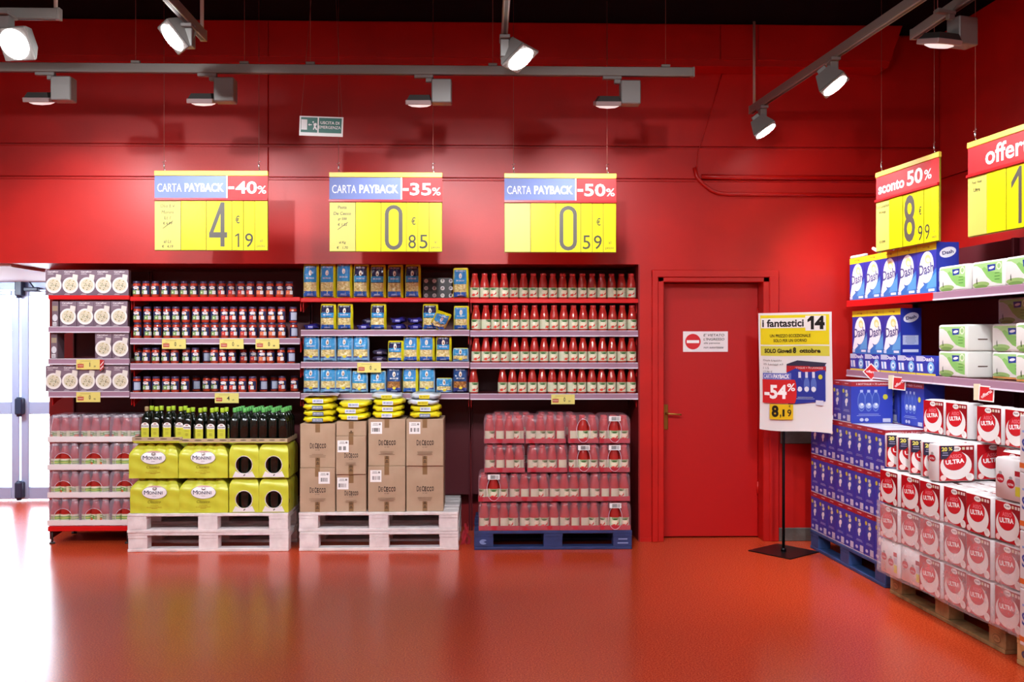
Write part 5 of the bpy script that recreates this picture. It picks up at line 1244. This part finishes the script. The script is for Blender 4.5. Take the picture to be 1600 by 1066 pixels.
# --- green-white packs of napkins
nw, nh, nd = .335, .162, .2
def napkin_kit(end=False, brown=False):
    k = Kit('napkin_pack'); w_, h_, d_ = nw, nh, nd
    k.part('film_pack', MB().rbox(-w_/2, w_/2, 0, d_, 0, h_, .014, seg=3, smooth=True).mesh('film_pack', M_green))
    A = Art(.00012); g1_, g2_ = ('#86c46a', '#a6d68c')
    A.poly([(-w_*.46, h_*.86), (-w_*.4, h_*.92), (w_*.44, h_*.92), (w_*.44, h_*.12), (w_*.3, h_*.14), (w_*.14, h_*.22), (-w_*.02, h_*.42), (-w_*.18, h_*.72), (-w_*.32, h_*.84)], g2_)
    A.poly([(-w_*.02, h_*.42), (-w_*.18, h_*.72), (-w_*.1, h_*.78), (w_*.1, h_*.6), (w_*.44, h_*.5), (w_*.44, h_*.12), (w_*.14, h_*.22)], g1_)
    A.ell(-w_*.2, h_*.15, w_*.26, h_*.11, '#8fb06a', 20); A.ell(-w_*.2, h_*.075, w_*.2, h_*.07, '#6f9450', 18)
    if brown: A.rect(-w_*.46, h_*.03, w_*.46, h_*.1, '#c98a4a')
    A.poly([(-w_*.34, h_*.18), (-w_*.31, h_*.18), (-w_*.325, h_*.42), (-w_*.345, h_*.34)], '#3a4a34')
    A.poly([(w_*.02, h_*.6), (w_*.24, h_*.62), (w_*.25, h_*.84), (w_*.0, h_*.84)], '#23459c'); A.ell(w_*.13, h_*.725, w_*.085, h_*.05, '#eef2fb', 14, .1); A.ell(w_*.35, h_*.76, w_*.075, h_*.14, '#dff0d2', 18); A.ell(w_*.35, h_*.76, w_*.05, h_*.09, '#9fcf88', 14)
    A.lines(w_*.3, h_*.5, w_*.2, 3, h_*.11, h_*.03, '#5d9a4c')
    k.part('printed_front', A.mesh('printed_front', face_y(0), M_gloss))
    if end: k.part('end_seal', MB().rbox(nw/2, nw/2+.004, d_*.35, d_*.65, h_*.42, h_*.46, .001).mesh('end_seal', mat('brown_end_seal', '#5a4034', .5)))
    return k
KN, KNe, KNb = napkin_kit(), napkin_kit(True), napkin_kit(False, True)
gn = 'green and white paper packs'
for i, sv in enumerate((1.5, 1.87, 2.23, 2.6)):
    spawn(KN, '%s green-white pack from the washing powder, top side shelf' % ORD[i], 'paper pack', FA.at(sv, .03+.01*(i % 2), UP+.001), FA.rot, gn)
tier = ('lower', 'upper')
for j in range(2):
    z = LOW+.002+j*(nh+.002)
    spawn(KNe, '%s green-white pack pulled forward, with its blank end showing' % tier[j], 'paper pack', FA.at(1.5, .028, z), FA.rot, gn)
    spawn(KNb if j == 0 else KN, '%s green-white pack set back in the gap, lower side shelf' % tier[j], 'paper pack', FA.at(1.91, .14, z), FA.rot, gn)
    spawn(KNb if j == 0 else KN, '%s green-white pack beyond the gap, lower side shelf' % tier[j], 'paper pack', FA.at(2.2, -.01, z), FA.rot-.01, gn) if False else spawn(KNb if j == 0 else KN, '%s green-white pack beyond the gap, lower side shelf' % tier[j], 'paper pack', FA.at(2.33, .028, z), FA.rot, gn)
for i, sv in enumerate((1.62, 1.97, 2.32)):
    for j in range(3):
        if j < 2 and i != 0: continue
        spawn(KN, '%s green-white pack in the back row of the lower side shelf, %s' % (ORD[i], ('bottom', 'middle', 'topmost')[j]), 'paper pack', FA.at(sv+.0, .35, LOW+.002+j*(nh+.002)), FA.rot, gn)
for i in (1, 2):
    for j in range(2): spawn(KN, '%s green-white pack hidden low in the back row, %s' % (ORD[i], ('bottom', 'middle')[j]), 'paper pack', FA.at((1.97, 2.32)[i-1], .35, LOW+.002+j*(nh+.002)), FA.rot, gn)
# --- red offer cards on the rails
def offer_kit(dia):
    k = Kit('offer_card'); c = .045
    rot = Matrix.Translation((0, 0, -.045)) @ Matrix.Rotation(PI/4 if dia else .06, 4, 'Y')
    k.part('card', MB().rbox(-c, c, -.001, .001, -c, c, .0008).xf(rot).mesh('card', mat('white_offer_card', '#efe6e2', .4)))
    A = Art(.0005); A.rect(-c*.84, -c*.84, c*.84, c*.84, '#cc2024'); A.text('offerta', 0, 0, .02, '#f6e8e8', .02, w=.072, rot=.65)
    k.part('printed_offer', A.mesh('printed_offer', lambda x, z, d: tuple(rot @ Vector((x, -.001-d, z)))))
    if not dia: k.part('price_slip', MB().rbox(-c-.03, -c+.01, .002, .003, -.085, .01, .0005).mesh('price_slip', mat('cream_price_slip', '#e2d3b4', .5)))
    return k
def sAt(px_):
    # s on the shelf front under a given picture column
    u = (px_-800)/F; return (7.45*u-2.6)/(.068/math.hypot(.068, 1)+u/math.hypot(.068, 1))
KOf = [offer_kit(True), offer_kit(False)]
spawn(KOf[0], 'red diamond offer card on the rail under the small blue boxes', 'offer card', FA.at(sAt(1365), -.018, LOW+.045), FA.rot+.75)
spawn(KOf[1], 'red square offer card on the rail where the powder bay ends', 'offer card', FA.at(sAt(1409), -.018, LOW-.02), FA.rot+.75)
spawn(KOf[1], 'red square offer card with cream slip under the green-white packs', 'offer card', FA.at(sAt(1546), -.018, LOW-.03), FA.rot+.6)

# --- blue pallet of liquid detergent cartons
FB = Frame(2.286, 7.36, .09)
c = FB.at(.6, 0); spawn(KPB2, 'mid-blue pallet under the liquid detergent cartons', 'pallet', c, FB.rot, 'pallets along the side wall')
lw, lh, ld = .1455, .288, .3
def liquid_kit():
    k = Kit('liquid_detergent_carton'); w_, h_, d_ = lw, lh, ld
    k.part('carton', MB().rbox(-w_/2, w_/2, 0, d_, 0, h_, .003).mesh('carton', M_blue))
    A = Art(.00012); A.rect(-w_/2, 0, w_/2, h_, '#333eae'); A.rect(-w_/2, 0, w_/2, h_*.022, '#d9d4dc'); A.rect(-w_/2, h_*.885, w_/2, h_, '#a52430'); A.lines(0, h_*.935, w_*.6, 1, .01, h_*.022, '#d9a8ae')
    A.ell(0, h_*.58, w_*.25, h_*.21, '#3f58b4', 18); A.rect(-w_*.12, h_*.72, w_*.1, h_*.79, '#cfd6ee'); A.ell(w_*.04, h_*.67, w_*.14, h_*.045, '#dfe0c0', 12, .3); A.ell(w_*.0, h_*.52, w_*.17, h_*.06, '#f1f3fb', 14, .45); A.ell(-w_*.02, h_*.44, w_*.08, h_*.05, '#e8ecf8', 10)
    A.ell(-w_*.33, h_*.76, w_*.11, h_*.052, '#c9c438', 12); A.lines(0, h_*.3, w_*.8, 2, h_*.03, h_*.01, '#aab6e4'); A.rect(w_*.08, h_*.04, w_*.42, h_*.19, '#c6c8e4'); A.ell(-w_*.25, h_*.12, w_*.14, h_*.04, '#c3cbec', 10)
    k.part('printed_front', A.mesh('printed_front', face_y(0)))
    A = Art(.00012); A.rect(0, 0, d_, h_, '#3242b4'); A.rect(0, h_*.885, d_, h_, '#a82833'); A.text('3 BOTTIGLIE + 75 LAVAGGI', d_*.52, h_*.94, h_*.045, '#f0d4d6', .02, w=d_*.8)
    for i in range(3):
        x = d_*(.25+i*.17); A.ell(x, h_*.52, d_*.095, h_*.24, '#6f86cc', 20); A.ell(x, h_*.52, d_*.08, h_*.215, '#3b52b4', 20); A.rect(x-d_*.035, h_*.74, x+d_*.035, h_*.8, '#b9c4e8'); A.ell(x, h_*.42, d_*.065, h_*.07, '#aebbe0', 14, .4); A.ell(x+.004, h_*.45, d_*.03, h_*.03, '#f0f2fa', 10, .4)
    A.ell(d_*.82, h_*.63, d_*.06, h_*.065, '#cfc833', 18); A.lines(d_*.42, h_*.21, d_*.7, 2, h_*.035, h_*.01, '#aab6e4'); A.rect(d_*.76, h_*.02, d_*.95, h_*.11, '#c9cbe2'); A.ell(d_*.25, h_*.08, .015, .012, '#c9cbe2', 10); A.ell(d_*.37, h_*.08, .015, .012, '#c9cbe2', 10)
    k.part('printed_side', A.mesh('printed_side', face_xp(w_/2)))
    A = Art(.0005); A.rect(-w_/2+.004, .01, w_/2-.004, d_-.01, '#dcd9df'); k.part('pale_glare_top', A.mesh('pale_glare_top', lambda x, z, d: (x, z, h_+d)))  # whitish carton top, with film glare put into its colour
    return k
KLq = liquid_kit(); gq = 'liquid detergent cartons'
for l in range(3):
    for i in range(8): spawn(KLq, '%s blue liquid carton from the corner, %s, front row' % (ORD[i], LN[l]), 'detergent carton', FB.at(.078+i*.1495, .006, PH+.002+l*(lh+.002)), FB.rot+random.uniform(-.004, .004), gq)
for i in range(8): spawn(KLq, '%s blue liquid carton from the corner, third layer, back row' % ORD[i], 'detergent carton', FB.at(.078+i*.1495, .32, PH+.002+2*(lh+.002)), FB.rot, gq)
for l in (0, 1):
    for i in (0, 7): spawn(KLq, '%s liquid carton of the back row, %s' % (('corner-side', 'paper-side')[i > 0], LN[l]), 'detergent carton', FB.at(.078+i*.1495, .32, PH+.002+l*(lh+.002)), FB.rot, gq)
zt = PH+.002+3*(lh+.002)
for i in (0, 1): spawn(KLq, '%s liquid carton from the corner on the top layer' % ('first', 'last front')[i], 'detergent carton', FB.at(.475+i*.15, .006, zt), FB.rot, gq)
spawn(KLq, 'liquid carton on the top layer turned broadside towards the aisle', 'detergent carton', FB.at(.86, .4, zt), FB.rot-PI/2+.1, gq) if False else None
spawn(KLq, 'set-back liquid carton on the top layer beside the broadside one', 'detergent carton', FB.at(.63, .34, zt), FB.rot, gq)
k_ = KLq; o = spawn(k_, 'liquid carton on the top layer showing its broad face to the aisle', 'detergent carton', FB.at(.78, .4, zt), FB.rot-PI/2, gq)

# --- kitchen paper on a natural wood pallet
FW = Frame(2.384, 6.06, .095)
spawn(KPW, 'weathered wooden pallet under the kitchen paper', 'pallet', FW.at(.6, 0), FW.rot, 'pallets along the side wall')
FG = Frame(2.30, 6.02, .12)
tw_, td_, th_ = .224, .118, .212
def towel_kit(plain=False):
    k = Kit('kitchen_paper_pack'); r = td_/2
    def outline(inset=0):
        pts = []
        for i in range(9): a = -PI/2+PI*i/8; pts.append((tw_/2-.32*r+(r-inset)*math.cos(a)*.32, r+(r-inset)*math.sin(a)))
        for i in range(9): a = PI/2+PI*i/8; pts.append((-tw_/2+.32*r+(r-inset)*math.cos(a)*.32, r+(r-inset)*math.sin(a)))
        return pts
    m_ = MB(); o0, o1 = outline(), outline(.01); n = len(o0)
    vs_ = [(x, y, .004) for x, y in o1]+[(x, y, .012) for x, y in o0]+[(x, y, th_-.012) for x, y in o0]+[(x, y, th_-.003) for x, y in o1]
    fs = [(j*n+i, j*n+(i+1) % n, (j+1)*n+(i+1) % n, (j+1)*n+i) for j in range(3) for i in range(n)]
    m_.add(vs_, fs, 0, True); m_.add([(x, y, .004) for x, y in o1], [tuple(range(n))[::-1]], 0); m_.add([(x, y, th_-.003) for x, y in o1], [tuple(range(n))], 0)
    k.part('wrapped_rolls', m_.mesh('wrapped_rolls', M_roll))
    # roll ends on top
    m_ = MB()
    for sx_ in (-1, 1): m_.lathe([(.05, th_-.004), (.046, th_), (.02, th_), (.017, th_-.01)], 16, (sx_*tw_*.24, r), cap=False)
    k.part('roll_ends', m_.mesh('roll_ends', M_roll))
    w_, h_ = tw_, th_; A = Art(.00012)
    if not plain:
        W2 = w_*.465
        A.rect(-W2, h_*.04, W2, h_*.97, '#b30f1a'); A.poly([(W2*.1, h_*.97), (W2, h_*.97), (W2, h_*.3)], '#8d0f18')
        A.ell(-w_*.02, h_*.44, w_*.42, h_*.37, '#e9e4e2', 30, .1); A.ell(-w_*.05, h_*.57, w_*.31, h_*.255, '#9c0f18', 28, .15); A.ell(-w_*.05, h_*.57, w_*.298, h_*.243, '#cc1c26', 28, .15)
        A.text('ASSO', -w_*.04, h_*.69, h_*.1, '#e8707a', .03, w=w_*.34, rot=.06); A.text('ULTRA', -w_*.05, h_*.55, h_*.12, '#fbf6f6', .04, w=w_*.5, rot=.1)
        A.ell(-w_*.36, h_*.12, w_*.08, h_*.075, '#ecc9c6', 16); A.ell(-w_*.02, h_*.885, w_*.13, h_*.07, '#ece6e4', 18); A.text('Foxy', -w_*.02, h_*.885, h_*.065, '#6a5a5c', .03, w=w_*.17, rot=.1)
        for i, x in enumerate((.14, .25, .35)): A.rect(w_*x, h_*.86, w_*(x+.07), h_*.93, '#e6cfcb' if i else '#d9c9a8')
        A.ell(w_*.35, h_*.14, w_*.11, h_*.1, '#e9e4e0', 18, -.2); A.ell(w_*.33, h_*.16, w_*.06, h_*.05, '#dcd4d0', 12)
    else:
        for x, z in ((-.25, .5), (.12, .42)): A.ell(w_*x, h_*z, w_*.14, h_*.11, '#b01c2a', 18); A.text('ULTRA', w_*x, h_*(z-.02), h_*.05, '#f1d9dc', .03, w=w_*.2); A.ell(w_*x, h_*(z+.13), w_*.06, h_*.04, '#a3a0a0', 10)
        A.rect(w_*.28, h_*.16, w_*.44, h_*.38, '#d3cc3a'); A.rect(w_*.28, h_*.42, w_*.44, h_*.58, '#c9c2ce'); A.rect(w_*.26, h_*.62, w_*.44, h_*.74, '#b01c2a')
    k.part('printed_front', A.mesh('printed_front', face_y(0), M_gloss))
    # ends: blank wrap with a small oval
    A = Art(.00012); A.ell(0, h_*.62, .034, .02, '#b01c2a', 18); A.text('ULTRA', 0, h_*.61, .011, '#f2dcdf', .03, w=.05); A.ell(0, h_*.74, .014, .009, '#9c9898', 10)
    k.part('printed_end', A.mesh('printed_end', face_xm(-tw_/2, r), M_gloss))
    if not plain:
        A = Art(.00012); A.poly([(-w_*.45, h_*.97), (-w_*.08, h_*.97), (-w_*.08, h_*.86), (-w_*.3, h_*.62), (-w_*.45, h_*.62)], '#2b2c44'); A.text('20', -w_*.34, h_*.88, h_*.11, '#e6e06a', .04, w=w_*.15); A.text('%', -w_*.18, h_*.89, h_*.09, '#e6e06a', .02, w=w_*.1); A.lines(-w_*.32, h_*.77, w_*.2, 2, h_*.06, h_*.025, '#8a8cae')
        k.bonus = A.mesh('printed_bonus', face_y(-.0045), M_gloss)
    return k
KW = towel_kit(); KWp = towel_kit(True); KWb = towel_kit(); KWb.part('printed_bonus', KWb.bonus)
gk = 'kitchen paper packs'; LH = .216; n6 = 6
def tow(kit, s_, d_, l, lab, rot=0, dz=0): spawn(kit, lab, 'paper pack', FG.at(s_, d_, PH+.004+l*LH+dz), FG.rot+rot, gk)
for l in range(3):
    for i in range(n6):
        kit = KW
        if l == 0 and i < 2: kit = KWp
        tow(kit, .122+i*.2285, .0+(.012 if i % 2 else 0), l, '%s kitchen paper pack from the blue cartons, %s, front row' % (ORD[i], LN[l]), random.uniform(-.015, .015))
    for i in range(n6):
        if l == 2 or i in (0, 5): tow(KW, .122+i*.2285, .135, l, '%s kitchen paper pack from the blue cartons, %s, second row' % (ORD[i], LN[l]))
for i in range(n6): tow(KW, .122+i*.2285, .265, 2, '%s kitchen paper pack from the blue cartons, third layer, third row' % ORD[i])
# fourth layer: five packs turned to the shop, bonus print in their corner
for i in range(5): tow(KWb, (.085+i*.1385) if i < 4 else .65, .125 if i < 4 else .12, 3, '%s turned kitchen paper pack with bonus corner, counted from the blue cartons' % ORD[i], PI/2-(.45 if i < 4 else 0))
for i in range(5): tow(KW, .125+i*.122, .37, 3, '%s turned kitchen paper pack behind the bonus packs' % ORD[i], PI/2)
for i in range(3): tow(KW, .8+i*.232, .33, 3, '%s aisle-facing pack behind the free strip of the fourth layer' % ORD[i])
for i in range(2): tow(KW, .8+i*.232, .2, 3, '%s aisle-facing pack bordering the free strip of the fourth layer' % ORD[i]) if i == 1 else None
tow(KWp, 1.262, .01, 3, 'blank-backed kitchen paper pack at the near end of the fourth layer')
# fifth layer, set back
for i in range(4):
    tow(KW, .125+(i if i < 1 else i)*.245+(.07 if i > 1 else 0), .29, 4, '%s kitchen paper pack on the set-back top layer' % ORD[i], random.uniform(-.04, .04))
tow(KWp, .5+.02, .23, 4, 'end-on white kitchen paper pack sticking out of the top layer', PI/2) if False else None
spawn(KWp, 'end-on white kitchen paper pack sticking out of the top layer', 'paper pack', FG.at(.5, .3, PH+.004+4*LH), FG.rot-PI/2, gk) if False else None
# stretch film round the two lower layers
def wrapf(u, v):
    L_ = 1.395; D_ = .3; per = D_+L_+D_; q_ = u*per
    x, y = (-.012, D_-q_) if q_ < D_ else ((q_-D_-.012, -.014) if q_ < D_+L_ else (L_-.012, q_-D_-L_))
    w1 = .003*math.sin(q_*23+v*6)+.002*math.sin(q_*41-v*11)
    z = PH+.008+v*(2*LH+.012)+.018*math.sin(q_*7+1)*(1 if v > .9 else 0)+(.004*math.sin(q_*9) if v < .08 else 0)
    p_ = FG.at(x, y-abs(w1), z); return p_
tag(link('stretch_film', MB().grid(wrapf, 120, 12).mesh('stretch_film', M_stretch)), 'cloudy stretch film wound round the two lower layers of kitchen paper', 'plastic film')

# --- last pallet at the frame edge: white sacks with orange bands
F4 = Frame(2.49, 4.74, .09)
spawn(KPW2, 'pale new wooden pallet cut off by the frame edge', 'pallet', F4.at(.6, 0), F4.rot, 'pallets along the side wall')
k = Kit('white_carton_pack'); k.part('carton', MB().rbox(-.14, .14, 0, .2, 0, .272, .006, seg=2).mesh('carton', M_roll))
A = Art(.00012); A.rect(-.14, .02, .14, .045, '#d9692a'); A.text('S', -.105, .13, .06, '#3a4aa0', .03); A.rect(-.12, .19, .12, .2, '#8fa4d8'); k.part('printed_front', A.mesh('printed_front', face_y(0)))
A = Art(.00012); A.rect(-.096, .02, .096, .045, '#d9692a'); A.text('S', -.03, .13, .06, '#3a4aa0', .04); k.part('printed_end', A.mesh('printed_end', face_xm(-.14, .1)))
for l in range(4):
    for i in range(2): spawn(k, '%s white carton with orange band, %s of the pallet at the frame edge' % (ORD[i], LN[l]), 'paper carton', F4.at(.305+i*.285, -.09, PH+.003+l*.274), F4.rot, 'white cartons with orange bands')
